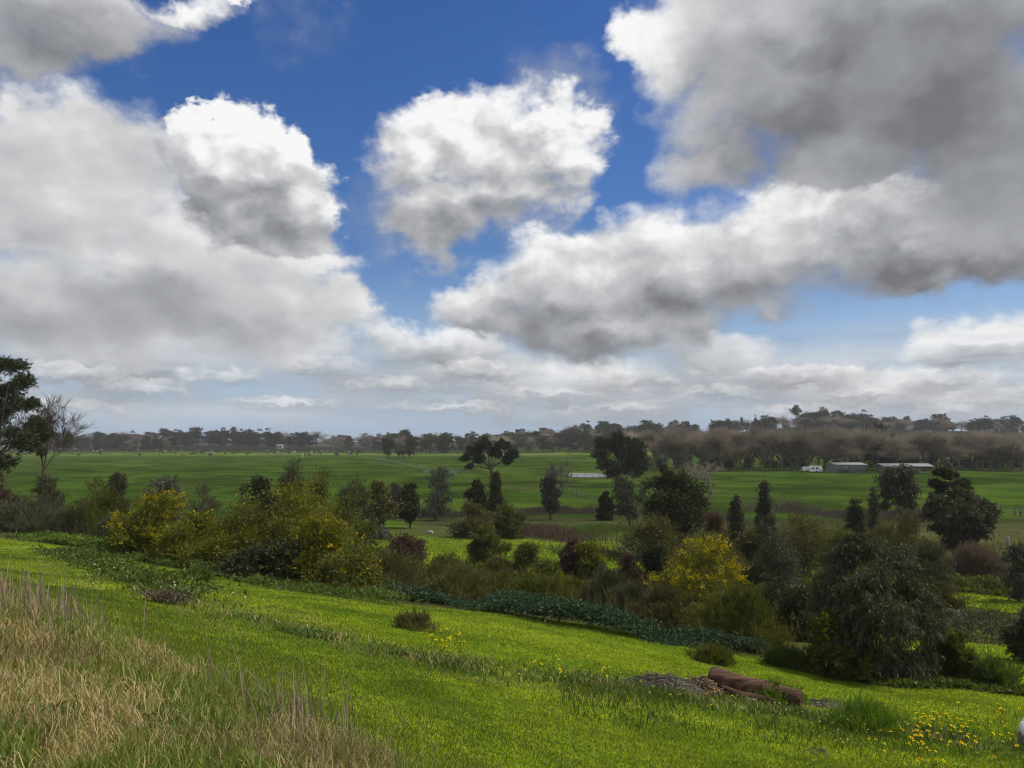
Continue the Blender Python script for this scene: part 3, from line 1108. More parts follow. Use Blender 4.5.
rows = np.concatenate([np.linspace(-22, 2.2, 26), np.exp(np.linspace(math.log(2.4), math.log(45), 330)), np.exp(np.linspace(math.log(46), math.log(9000), 190))])
tcol = np.linspace(-1, 1, 381)
tcol = np.sign(tcol) * (0.55 * np.abs(tcol) + 0.45 * np.abs(tcol) ** 3)
GX = tcol[None, :] * (26 + 1.6 * np.maximum(rows, 0))[:, None]
GY = np.broadcast_to(rows[:, None], GX.shape)
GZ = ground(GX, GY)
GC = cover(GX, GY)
nr, ncol = GX.shape
ii = np.arange(nr * ncol).reshape(nr, ncol)
quads = np.stack([ii[:-1, :-1], ii[:-1, 1:], ii[1:, 1:], ii[1:, :-1]], -1).reshape(-1, 4)
gm, b, out = new_mat('turf and earth')
ca = b.node('ShaderNodeAttribute', attribute_name='cover')
geo = b.node('ShaderNodeNewGeometry')
pos = geo.outputs['Position']
nA = b.noise(pos, 9.0, 4.0, 0.65)
nB = b.noise(pos, 0.9, 4.0, 0.6)
nC = b.noise(b.v('MULTIPLY', pos, (0.05, 0.22, 0.05)), 1.0, 4.0, 0.6)
val = b.m('MULTIPLY', b.m('MULTIPLY', b.maprange(nA, 0.3, 0.7, 0.62, 1.38), b.maprange(nB, 0.3, 0.7, 0.82, 1.18)), b.maprange(nC, 0.3, 0.7, 0.80, 1.20))
col = b.v('SCALE', ca.outputs['Color'], scale=val)
d = b.node('ShaderNodeBsdfDiffuse')
b.put(d.inputs[0], col)
bp = b.node('ShaderNodeBump')
bp.inputs['Strength'].default_value = 0.6
bp.inputs['Distance'].default_value = 0.06
b.put(bp.inputs['Height'], nA)
b.put(d.inputs['Normal'], bp.outputs[0])
b.put(out.inputs[0], d.outputs[0])
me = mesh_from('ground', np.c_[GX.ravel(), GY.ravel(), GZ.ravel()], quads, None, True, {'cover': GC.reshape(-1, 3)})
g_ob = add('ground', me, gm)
tag(g_ob, kind='structure')

# ------------------------------------------------------------------ grass
GRASS = leaf_mat('mown grass blades', (0.060, 0.110, 0.004), (0.135, 0.186, 0.008), 0.42, 0.02, 0.9, (1.3, 1.15, 0.4))
ROUGH = leaf_mat('rough green blades', (0.065, 0.120, 0.012), (0.190, 0.230, 0.030), 0.38, 0.02, 0.9)
DRYG = leaf_mat('dry straw blades', (0.125, 0.094, 0.036), (0.470, 0.385, 0.150), 0.28, 0.02, 1.1, (1, 1, 1))
STALK = leaf_mat('grey straw stalks', (0.180, 0.135, 0.090), (0.330, 0.265, 0.190), 0.2, 0.0, 1.1, (1, 1, 1))


def scatter_fan(rng, n, y0, y1, half=0.80, pad=1.5, power=0.0):
    """points over the ground ahead; thinner with distance"""
    u = rng.random(n)
    y = y0 * (y1 / y0) ** u
    x = (rng.random(n) * 2 - 1) * (half * y + pad)
    return x, y


rng = np.random.default_rng(11)
x, y = scatter_fan(rng, 900000, 3.0, 42.0)
keep = (bank(x, y) < 0.5) & (belt(x, y) < 0.4)
keep &= rng.random(len(x)) < 0.6 + 0.4 * sstep(0.3, 0.55, fbm(x, y, 1.6, 61))
x, y = x[keep], y[keep]
P = np.c_[x, y, ground(x, y) - 0.005]
hh = (0.018 + 0.030 * rng.random(len(x))) * (0.7 + 0.8 * fbm(x, y, 0.8, 62)) * (1.15 - 0.012 * y)
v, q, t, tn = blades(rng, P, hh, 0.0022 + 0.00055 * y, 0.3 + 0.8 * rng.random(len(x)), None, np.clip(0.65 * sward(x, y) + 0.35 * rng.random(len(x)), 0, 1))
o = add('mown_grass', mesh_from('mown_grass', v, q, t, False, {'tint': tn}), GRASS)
tag(o, kind='stuff')

# turf of the far strips, sparse tufts only
x, y = scatter_fan(rng, 90000, 42.0, 75.0, 0.75)
keep = (belt(x, y) < 0.3) & ((x < 9.0) | ((x > 18.5) & (y < 50)))
x, y = x[keep], y[keep]
v, q, t, tn = blades(rng, np.c_[x, y, ground(x, y) - 0.01], 0.09 + 0.07 * rng.random(len(x)), 0.05, 0.3 + 0.6 * rng.random(len(x)))
o = add('strip_grass', mesh_from('strip_grass', v, q, t, False, {'tint': tn}), GRASS)
tag(o, kind='stuff')

# the bank: matted straw with green growing through
x, y = scatter_fan(rng, 470000, 1.6, 26.0, 0.95, 1.0)
keep = bank(x, y) > 0.45
x, y = x[keep], y[keep]
gmask = fbm(x, y, 1.1, 71) + 0.25 * (fbm(x, y, 4.0, 72) - 0.5)
isg = (gmask > 0.482) ^ (rng.random(len(x)) < 0.19)
sel = ~isg
xs, ys = x[sel], y[sel]
lift = rng.random(len(xs)) ** 2 * 0.10
v, q, t, tn = blades(rng, np.c_[xs, ys, ground(xs, ys) - 0.01 + lift], 0.05 + 0.14 * rng.random(len(xs)) ** 1.6, 0.0028 + 0.00050 * ys, 0.5 + 1.2 * rng.random(len(xs)), None, np.clip(0.75 * sstep(0.34, 0.64, fbm(xs, ys, 1.7, 75)) + 0.4 * rng.random(len(xs)) - 0.05, 0, 1))
o = add('dry_grass', mesh_from('dry_grass', v, q, t, False, {'tint': tn}), DRYG)
tag(o, kind='stuff')
xs, ys = x[isg], y[isg]
v, q, t, tn = blades(rng, np.c_[xs, ys, ground(xs, ys) - 0.01], 0.05 + 0.15 * rng.random(len(xs)), 0.0055 + 0.0007 * ys, 0.2 + 0.9 * rng.random(len(xs)))
o = add('bank_grass', mesh_from('bank_grass', v, q, t, False, {'tint': tn}), ROUGH)
tag(o, kind='stuff')

# upright dead stalks along the crest of the bank, in drifts
x, y = scatter_fan(rng, 60000, 3.2, 30.0, 0.85, 1.0)
edge = y - np.interp(x, BANK_X, BANK_Y)
drift = np.exp(-((edge + 0.55) / 0.55) ** 2) * (0.015 + 0.10 * sstep(0.52, 0.66, fbm(x, y, 0.7, 81)))
drift = np.maximum(drift, 0.6 * sstep(-3.2, -4.6, x) * ((edge > -2.2) & (edge < 0.5)))
drift = np.maximum(drift, 0.9 * np.exp(-(((x + 1.25) / 0.36) ** 2 + ((y - 5.0) / 0.35) ** 2)))
keep = rng.random(len(x)) < drift * np.where(x < -3.0, 0.6, 0.6)
x, y = x[keep], y[keep]
hs = 0.18 + 0.42 * rng.random(len(x)) ** 1.6
az = rng.normal(size=len(x)) * 0.9 + 2.6
v, q, t, tn = blades(rng, np.c_[x, y, ground(x, y) - 0.01], hs, 0.0032 + 0.0007 * y, 0.05 + 0.75 * rng.random(len(x)) ** 1.6, az)
o = add('dry_stalks', mesh_from('dry_stalks', v, q, t, False, {'tint': tn}), STALK)
tag(o, kind='stuff')

# weeds on the old fence line across the mown grass
s = rng.random(15000)
k = np.minimum((s * (len(WEED) - 1)).astype(int), len(WEED) - 2)
# more of them where the line is near
wts = 1.0 / np.hypot(*((WEED[:-1] + WEED[1:]) / 2).T)
k = rng.choice(len(WEED) - 1, len(s), p=wts / wts.sum())
base_ = WEED[k] + (WEED[k + 1] - WEED[k]) * rng.random(len(s))[:, None] + rng.normal(size=(len(s), 2)) * np.array([0.55, 0.42])
x, y = base_.T
keep = (rng.random(len(x)) < 0.10 + 0.90 * sstep(0.46, 0.58, fbm(x, y, 1.3, 91))) & (bank(x, y) < 0.5)
x, y = x[keep], y[keep]
tall = fbm(x, y, 0.7, 93)
dry = fbm(x, y, 0.9, 95) + 0.5 * (rng.random(len(x)) - 0.5)
for nm, sel, mt in (('fence_line_weeds', dry < 0.70, L_WEED), ('dead_weeds', dry >= 0.70, DRYG)):
    xs, ys = x[sel], y[sel]
    hs = (0.04 + 0.13 * rng.random(len(xs))) * (0.5 + 1.0 * tall[sel])
    v, q, t, tn = blades(rng, np.c_[xs, ys, ground(xs, ys) - 0.01], hs, (0.016 if mt is L_WEED else 0.006) + 0.0010 * ys, (0.4 + 1.0 * rng.random(len(xs))) if mt is L_WEED else (0.1 + 0.9 * rng.random(len(xs))))
    o = add(nm, mesh_from(nm, v, q, t, False, {'tint': tn}), mt)
    tag(o, kind='stuff')
# low weeds in front of the log and over the lower right corner
x, y = scatter_fan(rng, 120000, 7.5, 15.0, 0.8)
ppx = 512 + F * x / y
keep = (ppx > 560) & (weed_dist(x, y) < 3.2) & (y < np.interp(x, WEED[:, 0], WEED[:, 1])) & (fbm(x, y, 1.0, 97) > 0.48)
keep &= rng.random(len(x)) < np.exp(-weed_dist(x, y) / 1.1)
x, y = x[keep], y[keep]
v, q, t, tn = blades(rng, np.c_[x, y, ground(x, y) - 0.01], 0.06 + 0.14 * rng.random(len(x)), 0.016, 0.3 + 0.9 * rng.random(len(x)))
o = add('low_weeds', mesh_from('low_weeds', v, q, t, False, {'tint': tn}), L_WEED)
tag(o, kind='stuff')


def leaf_band(name, pts, n, width, hgt, L, asp, mat, ori='out', seed=1, lump=0.7, zoff=0.0):
    """leafy ground cover along a line of ground points (pixels)"""
    r = np.random.default_rng(seed)
    W_ = np.array([hit(*p)[:2] for p in pts])
    k_ = r.integers(0, len(W_) - 1, n)
    seg = np.hypot(*(W_[1:] - W_[:-1]).T)
    k_ = r.choice(len(W_) - 1, n, p=seg / seg.sum())
    xy = W_[k_] + (W_[k_ + 1] - W_[k_]) * r.random(n)[:, None] + r.normal(size=(n, 2)) * width * 0.5
    hmap = sstep(0.25, 0.75, fbm(xy[:, 0], xy[:, 1], lump, seed)) * hgt + 0.04
    P_ = np.c_[xy, ground(xy[:, 0], xy[:, 1]) + hmap * (0.15 + 0.85 * r.random(n) ** 0.5) + zoff]
    rnd = unit(r.normal(size=(n, 3)))
    D = rnd + np.array([0, 0, 0.9 if ori == 'up' else 0.25])
    if ori == 'up':
        P_[:, 2] = ground(xy[:, 0], xy[:, 1])
        LL = hmap * (0.6 + 0.6 * r.random(n))
        D = rnd * 0.35 + np.array([0, 0, 1.0])
        v_, q_, tn_ = leaf_quads(r, P_, D, LL, asp)
    else:
        LL = L * (0.6 + 0.8 * r.random(n))
        v_, q_, tn_ = leaf_quads(r, P_, D, LL, LL * asp)
    o_ = add(name, mesh_from(name, v_, q_, None, False, {'tint': tn_}), mat)
    tag(o_, kind='stuff')
    return o_


leaf_band('broad_leaf_weeds', [(395, 599), (470, 606), (540, 620), (620, 632)], 30000, 1.1, 0.60, 0.10, 0.42, L_BLUE, seed=3)
leaf_band('shrub_edge_weeds', [(620, 634), (690, 643), (760, 652), (800, 660)], 9000, 0.7, 0.38, 0.10, 0.42, L_BLUE, seed=4)
leaf_band('fresh_weeds', [(40, 540), (70, 545), (110, 552)], 9000, 1.1, 0.52, 0.13, 0.40, L_FRESH, seed=5)
leaf_band('path_edge_weeds', [(100, 552), (170, 566), (240, 579), (330, 596), (395, 604)], 14000, 0.8, 0.38, 0.11, 0.40, L_WEED, seed=6)
leaf_band('white_flower_weeds', [(55, 552), (100, 567), (150, 586), (200, 600)], 6000, 0.8, 0.34, 0.12, 0.4, L_WEED, seed=7)
leaf_band('mauve_weeds', [(152, 602), (180, 604)], 1500, 0.30, 0.22, 0.06, 0.4, L_PURPLE, seed=8)
leaf_band('bush_edge_weeds', [(780, 664), (830, 676), (900, 686), (960, 686), (1010, 692), (1060, 697)], 7000, 0.45, 0.28, 0.12, 0.4, L_WEED, seed=9)
leaf_band('hollow_weeds', [(925, 640), (960, 632), (1010, 640), (1060, 650)], 7000, 2.2, 0.9, 0.16, 0.4, L_NEEDLE, seed=10)
leaf_band('hollow_green', [(955, 618), (1000, 622), (1060, 630)], 3500, 1.2, 0.45, 0.16, 0.4, L_WEED, seed=12)
leaf_band('strip_hedge', [(935, 588), (985, 592), (1060, 600)], 7000, 0.9, 1.0, 0.18, 0.35, L_OLIVE, seed=13)
leaf_band('dry_bank_stems', [(430, 517), (520, 514), (600, 513), (690, 517), (740, 524)], 10000, 3.5, 1.0, 0.3, 0.05, L_PURPLE, 'up', seed=14, lump=0.25)
leaf_band('dry_reed_stems', [(518, 534), (545, 534), (572, 541)], 5000, 2.6, 1.1, 0.3, 0.05, L_DRY, 'up', seed=15, lump=0.3)
leaf_band('far_bank_stems', [(360, 520), (430, 517), (520, 513), (640, 512)], 7000, 3.0, 1.0, 0.3, 0.06, L_PURPLE, 'up', seed=16, lump=0.2)
leaf_band('dead_hedge_stems', [(770, 510), (800, 512), (850, 516), (905, 520)], 11000, 4.0, 2.6, 0.3, 0.07, L_PURPLE, 'up', seed=17, lump=0.1)
leaf_band('rough_stems', [(690, 540), (740, 545), (800, 545), (860, 540), (920, 545)], 16000, 11.0, 1.2, 0.3, 0.05, L_BROWN, 'up', seed=18, lump=0.3)
leaf_band('hollow_reeds', [(560, 534), (600, 530), (640, 531)], 12000, 5.0, 0.5, 0.3, 0.05, L_WEED, 'up', seed=19, lump=0.3)
leaf_band('strip_edge_stems', [(560, 552), (620, 556), (680, 562)], 6000, 2.4, 0.9, 0.3, 0.05, L_NEEDLE, 'up', seed=20, lump=0.4)
leaf_band('belt_undergrowth', [(420, 590), (480, 592), (560, 600), (640, 612), (720, 625)], 16000, 5.0, 1.1, 0.3, 0.03, L_BROWN, 'up', seed=21, lump=0.4)
leaf_band('left_undergrowth', [(30, 540), (90, 545), (130, 552)], 5000, 2.0, 0.8, 0.3, 0.03, L_NEEDLE, 'up', seed=22, lump=0.4)


# ------------------------------------------------------------------ trees and shrubs one can tell apart
# left edge
plant('eucalyptus_tree', 'tall dark layered gum tree cut by the left edge, rising above the horizon', 'tree', -2, 110, 357, 58, 'dark_tree',
      clumps_px=[(12, 370, 13.0, 0), (-4, 366, 15.6, 2), (24, 383, 10.4, -1), (6, 392, 16.9, 1), (-14, 390, 20.8, 0), (30, 405, 11.7, -1), (14, 414, 18.2, 1), (-8, 418, 20.8, 2), (36, 428, 14.3, 0), (16, 436, 16.9, -2), (44, 436, 7.8, 1), (-6, 444, 19.5, 0), (28, 446, 11.7, 2), (-20, 460, 20.8, 1), (4, 462, 11.7, 1), (42, 452, 6.5, 2)],
      trunk_px=-12, dens=3.4, leaf=0.8, r0=0.16, nl=10, flat=0.75, mat=L_DARK, shell=0.2)
plant('dark_bush', 'dark reddish rounded bush cut by the left edge under the tall gum', 'bush', -4, 42, 473, 46, 'red', dens=0.9)
plant('grey_bush', 'grey olive feathery bush at the foot of the leaning bare tree', 'bush', 47, 40, 479, 46, 'needle')
plant('low_bush', 'low spreading grey olive bush at the top left end of the mown grass', 'bush', 62, 72, 505, 39, 'needle')
plant('olive_bush', 'tall dark olive bush beside the low spreading one at the upper left', 'bush', 106, 62, 483, 41, 'needle', mat=L_OLIVE)
plant('slender_shrub', 'slender dark spire shrub poking above the olive bush at the upper left', 'bush', 119, 26, 475, 44, 'needle', mat=L_NEEDLE)
plant('grey_bush', 'wispy grey stemmed bush between the tall olive bush and the first wattle', 'bush', 112, 34, 520, 36, 'needle', mat=L_NEEDLE, dens=0.6)
plant('round_bush', 'round blue grey bush in the paddock edge above the first wattle', 'bush', 167, 44, 479, 62, 'dark', mat=L_GREY)
plant('wispy_shrub', 'thin wispy olive shrub right of the round blue grey bush', 'bush', 206, 42, 486, 58, 'needle', dens=0.35)
# the wattles of the left half
plant('wattle_bush', 'bright yellow flowering wattle at the left end of the shrub belt', 'bush', 158, 74, 494, 34, 'wattle', blossom=L_YELLOW, nb_=1050)
plant('wattle_bush', 'low yellow green wattle right of the bright flowering one at left', 'bush', 205, 66, 512, 32, 'wattle', blossom=L_YELLOW, nb_=175)
plant('olive_shrub', 'broad olive shrub with shaded underside left of the tallest wattle', 'bush', 250, 96, 503, 30.5, 'olive', blossom=L_YELLOW, nb_=200)
plant('wattle_bush', 'tallest spreading wattle of the left group, speckled with dull yellow', 'bush', 302, 122, 488, 31, 'wattle', dens=1.4, blossom=L_YELLOW, nb_=489)
plant('upright_shrub', 'upright dark olive shrub on the right shoulder of the tallest wattle', 'bush', 350, 72, 488, 34, 'wattle', mat=L_OLIVE)
plant('wattle_bush', 'low wide wattle at the front of the belt, reaching the blue green weeds', 'bush', 350, 96, 545, 27, 'wattle', mat=L_OLIVE, blossom=L_YELLOW, nb_=489)
plant('olive_shrub', 'small olive shrub at the feet of the shaded broad one at left', 'bush', 215, 50, 545, 29.5, 'olive', mat=L_BROWN)
plant('dark_bush', 'dark shaded bush under the tallest wattle beside the mown grass', 'bush', 285, 64, 545, 28, 'dark')
# behind them, in the paddock edge
plant('grey_bush', 'rounded grey brown bush standing behind the tallest wattle', 'bush', 293, 44, 462, 52, 'needle', multi=True)
plant('dark_bush', 'small dark bush left of the rounded grey brown one behind the wattles', 'bush', 259, 44, 476, 52, 'dark')
plant('olive_shrub', 'rounded olive shrub right of the grey brown bush behind the wattles', 'bush', 320, 46, 473, 50, 'olive')
plant('grey_bush', 'small grey brown bush poking up above the upright dark olive shrub', 'bush', 356, 40, 479, 60, 'needle')
plant('flowering_tree', 'small tree with pale cream tufts in the paddock edge', 'tree', 379, 32, 482, 76, 'olive', multi=False, cb=0.15, shape='oval', blossom=L_CREAM, nb_=600)
plant('dark_tree', 'small round dark tree with pale flecks right of the cream tufted one', 'tree', 411, 24, 486, 82, 'dark_tree', blossom=L_CREAM, nb_=130)
plant('grey_shrub', 'faint grey shrub between the cream tufted tree and the flecked dark tree', 'bush', 396, 14, 483, 98, 'grey')
plant('grey_tree', 'soft grey feathery tree in front of the green paddock, left of the spreading tree', 'tree', 436, 36, 462, 97, 'grey', shape='dome', cb=0.12, dens=0.8)
plant('spreading_tree', 'dark umbrella shaped tree standing alone in the paddock left of centre', 'tree', 488, 60, 438, 175, 'dark_tree', trunk_px=492,
      clumps_px=[(474, 452, 8, 0), (486, 445, 9, -2), (500, 447, 9, 2), (510, 455, 7, 0), (466, 459, 6, 1), (493, 453, 9, 3), (480, 458, 6, -2), (506, 461, 5, 1), (470, 466, 4, 0)],
      dens=1.0, r0=0.45, nl=9, flat=0.6)
plant('cone_tree', 'dark cone shaped tree below the lone umbrella shaped tree', 'tree', 496, 24, 473, 86, 'cone')
plant('dark_tree', 'small dark tree touching the left side of the cone shaped one', 'tree', 477, 20, 483, 88, 'dark_tree')
plant('olive_shrub', 'olive shrub with dark foot left of the lit strip, below the cone tree', 'bush', 476, 42, 502, 72, 'olive', mat=L_BROWN)
plant('olive_shrub', 'olive brown shrub right of the one below the cone tree', 'bush', 508, 36, 506, 73, 'olive')
plant('round_bush', 'small round olive bush at the upper edge of the lit strip', 'bush', 514, 16, 517, 71, 'olive')
plant('pale_shrub', 'low pale green shrub at the left end of the lit strip', 'bush', 380, 22, 524, 68, 'grey', multi=True, shape='dome')
plant('loose_tree', 'loose olive tree standing in front of the lit green strip', 'tree', 486, 40, 527, 52, 'olive', multi=False, cb=0.12, shape='oval')
plant('dark_bush', 'wide dark bush in front of the left end of the lit strip', 'bush', 408, 48, 538, 53, 'dark', mat=L_RED)
plant('grey_tree', 'rounded blue grey tree with a bare sapling above it, right of centre', 'tree', 550, 24, 472, 97, 'grey', mat=L_EUC)
plant('grey_tree', 'tall blue grey tree below the big round dark tree', 'tree', 629, 38, 470, 86, 'grey', mat=L_EUC)
plant('small_bush', 'small dark bush left of the tall blue grey tree', 'bush', 605, 13, 493, 96, 'dark')
plant('round_tree', 'big round dark tree at the right end of the far paddock', 'tree', 619, 62, 430, 168, 'dark_tree', trunk_px=617,
      clumps_px=[(619, 440, 10, 0), (606, 445, 10, 2), (632, 446, 10, -2), (600, 455, 9, 0), (618, 453, 13, 2), (638, 458, 10, 0), (607, 464, 9, -2), (626, 466, 11, 1), (642, 466, 6, 1), (614, 472, 7, 0), (634, 474, 6, 0)],
      dens=1.5, r0=0.5, nl=11)
plant('dense_tree', 'broad dense dark tree with a pointed top right of centre', 'tree', 676, 66, 472, 60, 'dark_tree', multi=True, shape='dome', dens=1.5, cb=0.02,
      clumps_px=[(664, 470, 6, 0), (665, 478, 9, 0), (676, 490, 15, 0), (684, 505, 17, 0), (664, 507, 15, 0), (676, 520, 18, -1), (662, 490, 13, 0), (680, 482, 11, -1), (690, 494, 14, 0), (672, 505, 17, -2), (654, 505, 11, 0), (694, 512, 14, 1), (660, 520, 13, -1), (682, 522, 16, -2), (702, 505, 7, 0)])
plant('narrow_tree', 'narrow dark tree right of the broad dense one', 'tree', 735, 30, 496, 55, 'cone', mat=L_EUC)
plant('narrow_tree', 'taller narrow grey green tree beside the dead hedge', 'tree', 763, 27, 476, 63, 'cone', mat=L_EUC)
plant('dark_bush', 'dark yellowish bush between the weeping tree and the dead hedge', 'bush', 800, 64, 518, 50, 'olive', mat=L_BROWN)
plant('dark_bush', 'low dark bush left of the yellowish one by the weeping tree', 'bush', 768, 30, 528, 47, 'dark')
plant('small_bush', 'small dark bush at the left foot of the slender airy gum', 'bush', 852, 24, 500, 62, 'dark')
plant('airy_gum', 'slender airy gum with visible trunk in front of the sheds', 'tree', 899, 34, 463, 60, 'gum', cb=0.3, trunk_px=897,
      clumps_px=[(895, 472, 11, 0), (906, 470, 10, 0), (888, 479, 9, 0), (901, 482, 12, 1), (911, 488, 9, 0), (890, 494, 9, 0), (904, 499, 9, 0), (885, 503, 7, 1), (911, 504, 6, 0), (896, 487, 9, 0)], dens=1.5, r0=0.09)
plant('gum_sapling', 'thin young gum left of the slender airy gum', 'tree', 872, 15, 485, 64, 'column', dens=0.6)
plant('round_tree', 'big rounded dark tree with ragged layered top at right', 'tree', 960, 76, 470, 60, 'dark_tree', dens=1.9, mat=L_EUC, trunk_px=957, r0=0.2,
      clumps_px=[(962, 498, 14, 0), (946, 506, 13, 0), (978, 508, 13, 1), (935, 516, 10, 0), (960, 518, 17, -2), (984, 521, 11, 0), (944, 530, 13, -1), (972, 532, 14, -2), (990, 514, 6, 1), (956, 540, 12, 0), (930, 508, 5, 1)])
plant('layered_tree', 'dark pine like tree with flat sprays above the big rounded tree at right', 'tree', 948, 44, 470, 63, 'dark_tree', trunk_px=955, dens=0.8, flat=0.4,
      clumps_px=[(940, 473, 6, 0), (950, 478, 8, 0), (936, 484, 5, 0), (964, 482, 6, 1), (945, 489, 8, 0), (935, 497, 4, 0), (958, 488, 8, 0)])
plant('dead_shrub', 'dry fawn brush heaped below the big rounded tree at right', 'bush', 972, 54, 546, 56, 'dead', dens=1.4)
plant('dead_shrub', 'reddish dry tuft at the foot of the broad dense dark tree', 'bush', 712, 18, 518, 56, 'dead', mat=L_RED)
plant('gum_sapling', 'loose young green tree at the right edge above the path', 'tree', 1011, 34, 540, 46, 'gum', cb=0.1, dens=0.7)
plant('bare_shrub', 'thin brown bare shrub between the gum and the big eucalyptus bush', 'bush', 905, 40, 505, 50, 'needle', mat=L_BROWN, dens=0.45)
# the middle and right of the belt
plant('weeping_tree', 'dark rounded weeping gum left of the big eucalyptus bush', 'tree', 775, 60, 530, 38, 'gum_bush', dens=0.8)
plant('wattle_bush', 'bright yellow flowering wattle right of centre in the shrub belt', 'bush', 703, 100, 540, 33, 'wattle', yr=0.9, blossom=L_YELLOW, nb_=2400, dens=1.1)
plant('dark_bush', 'dark reddish brown bush left of the bright wattle right of centre', 'bush', 631, 38, 553, 36, 'red')
plant('dark_bush', 'nearly black bush squeezed against the left of the right hand wattle', 'bush', 656, 34, 548, 37, 'dark')
plant('olive_shrub', 'small yellowish shrub by the right end of the lit strip', 'bush', 588, 34, 545, 46, 'wattle', blossom=L_YELLOW, nb_=120)
plant('dark_bush', 'dark bush touching the left of the small yellowish shrub by the strip', 'bush', 572, 30, 540, 47, 'dark', mat=L_RED)
plant('olive_shrub', 'rounded light olive shrub standing below the loose olive tree', 'bush', 527, 40, 545, 45, 'olive')
plant('olive_shrub', 'dull brown olive shrub left of the rounded light olive one', 'bush', 500, 34, 560, 42, 'brown')
plant('wattle_bush', 'small yellow tinged wattle in the middle of the belt', 'bush', 548, 50, 563, 37, 'wattle', mat=L_OLIVE, blossom=L_YELLOW, nb_=112)
plant('brown_shrub', 'wide brown olive shrub behind the left end of the blue green weeds', 'bush', 440, 70, 556, 36, 'brown')
plant('brown_shrub', 'brownish thin shrub right of the low wide wattle', 'bush', 405, 50, 562, 33, 'brown', dens=0.7)
plant('olive_shrub', 'low olive shrub directly behind the middle of the blue green weeds', 'bush', 497, 62, 576, 30, 'brown', mat=L_OLIVE)
plant('grey_bush', 'soft grey green feathery bush at the right end of the blue green weeds', 'bush', 608, 58, 570, 28.5, 'needle')
plant('dark_bush', 'dark green low bush between the small yellow tinged wattle and the feathery bush', 'bush', 572, 40, 580, 31, 'dark', mat=L_OLIVE)
plant('brown_shrub', 'rounded brown olive shrub in front of the reddish brown bush', 'bush', 664, 60, 590, 25, 'brown')
plant('olive_shrub', 'wide dark olive shrub in front of the right hand wattle, by the mown grass', 'bush', 738, 92, 592, 23, 'brown', mat=L_OLIVE, dens=1.3)
plant('dark_bush', 'dark bush between the wide olive shrub and the big eucalyptus bush', 'bush', 792, 44, 590, 26, 'dark', mat=L_NEEDLE)
plant('eucalyptus_bush', 'largest bush, a big drooping grey green eucalyptus by the mown grass at right', 'bush', 873, 142, 528, 20.0, 'gum_bush', dens=2.6, mat=L_BIG, leaf=0.85,
      clumps_px=[(854, 537, 9, 0), (868, 550, 17, 0), (838, 562, 19, .2), (900, 560, 20, 0), (870, 580, 26, -.6), (836, 592, 22, 0), (910, 588, 26, -.2), (930, 600, 12, .3), (880, 612, 30, -.9), (840, 622, 25, -.4), (915, 624, 25, -.3),
                 (865, 645, 24, -.7), (905, 652, 24, -.5), (832, 645, 18, -.2), (888, 665, 18, -.6), (850, 545, 9, 0), (818, 600, 11, 0), (935, 628, 10, 0), (925, 655, 14, -.2)], flat=0.95, shell=0.3)
plant('wattle_bush', 'small dark wattle with yellow sprays tucked under the left of the big eucalyptus bush', 'bush', 829, 52, 612, 19.3, 'wattle', mat=L_OLIVE, blossom=L_YELLOW, nb_=294)
plant('olive_shrub', 'low yellow olive shrub tucked under the right side of the big eucalyptus bush', 'bush', 939, 44, 626, 20.2, 'olive')
plant('dark_bush', 'dark rounded bush cut by the right edge above the flowers', 'bush', 1022, 46, 610, 23.5, 'olive', mat=L_NEEDLE)
plant('low_tuft', 'small dark leafy tuft alone on the mown grass behind the log', 'plant', 708, 40, 655, 18.6, 'needle', dens=0.30, mat=L_OLIVE, r0=0.006)
plant('low_tuft', 'low dark weedy tuft left of the small wattle, at the mown edge', 'plant', 782, 50, 655, 20.0, 'needle', dens=0.35, mat=L_WEED, r0=0.008)
plant('low_tuft', 'brownish weedy tuft alone on the mown grass near the middle', 'plant', 412, 38, 646, 16.6, 'needle', dens=0.14, mat=L_BROWN, r0=0.006, leaf=0.8)
plant('flower_clump', 'dark leafy clump under pale yellow flowers at right', 'plant', 985, 40, 664, 19.6, 'needle', dens=0.4, mat=L_WEED, r0=0.008)
plant('low_tuft', 'fresh green leafy mound in front of the right end of the log', 'plant', 768, 56, 702, 14.4, 'needle', dens=0.35, mat=L_FRESH, r0=0.006, leaf=0.7)
plant('low_tuft', 'dark grassy mound in the weeds at the lower right', 'plant', 856, 80, 741, 12.6, 'needle', dens=0.35, mat=L_FRESH, r0=0.004, leaf=0.7)
plant('low_tuft', 'white flecked leafy clump on the grass right of the mauve patch', 'plant', 199, 30, 590, 23.0, 'needle', dens=0.25, mat=L_WEED, blossom=L_CREAM, nb_=60, r0=0.006)

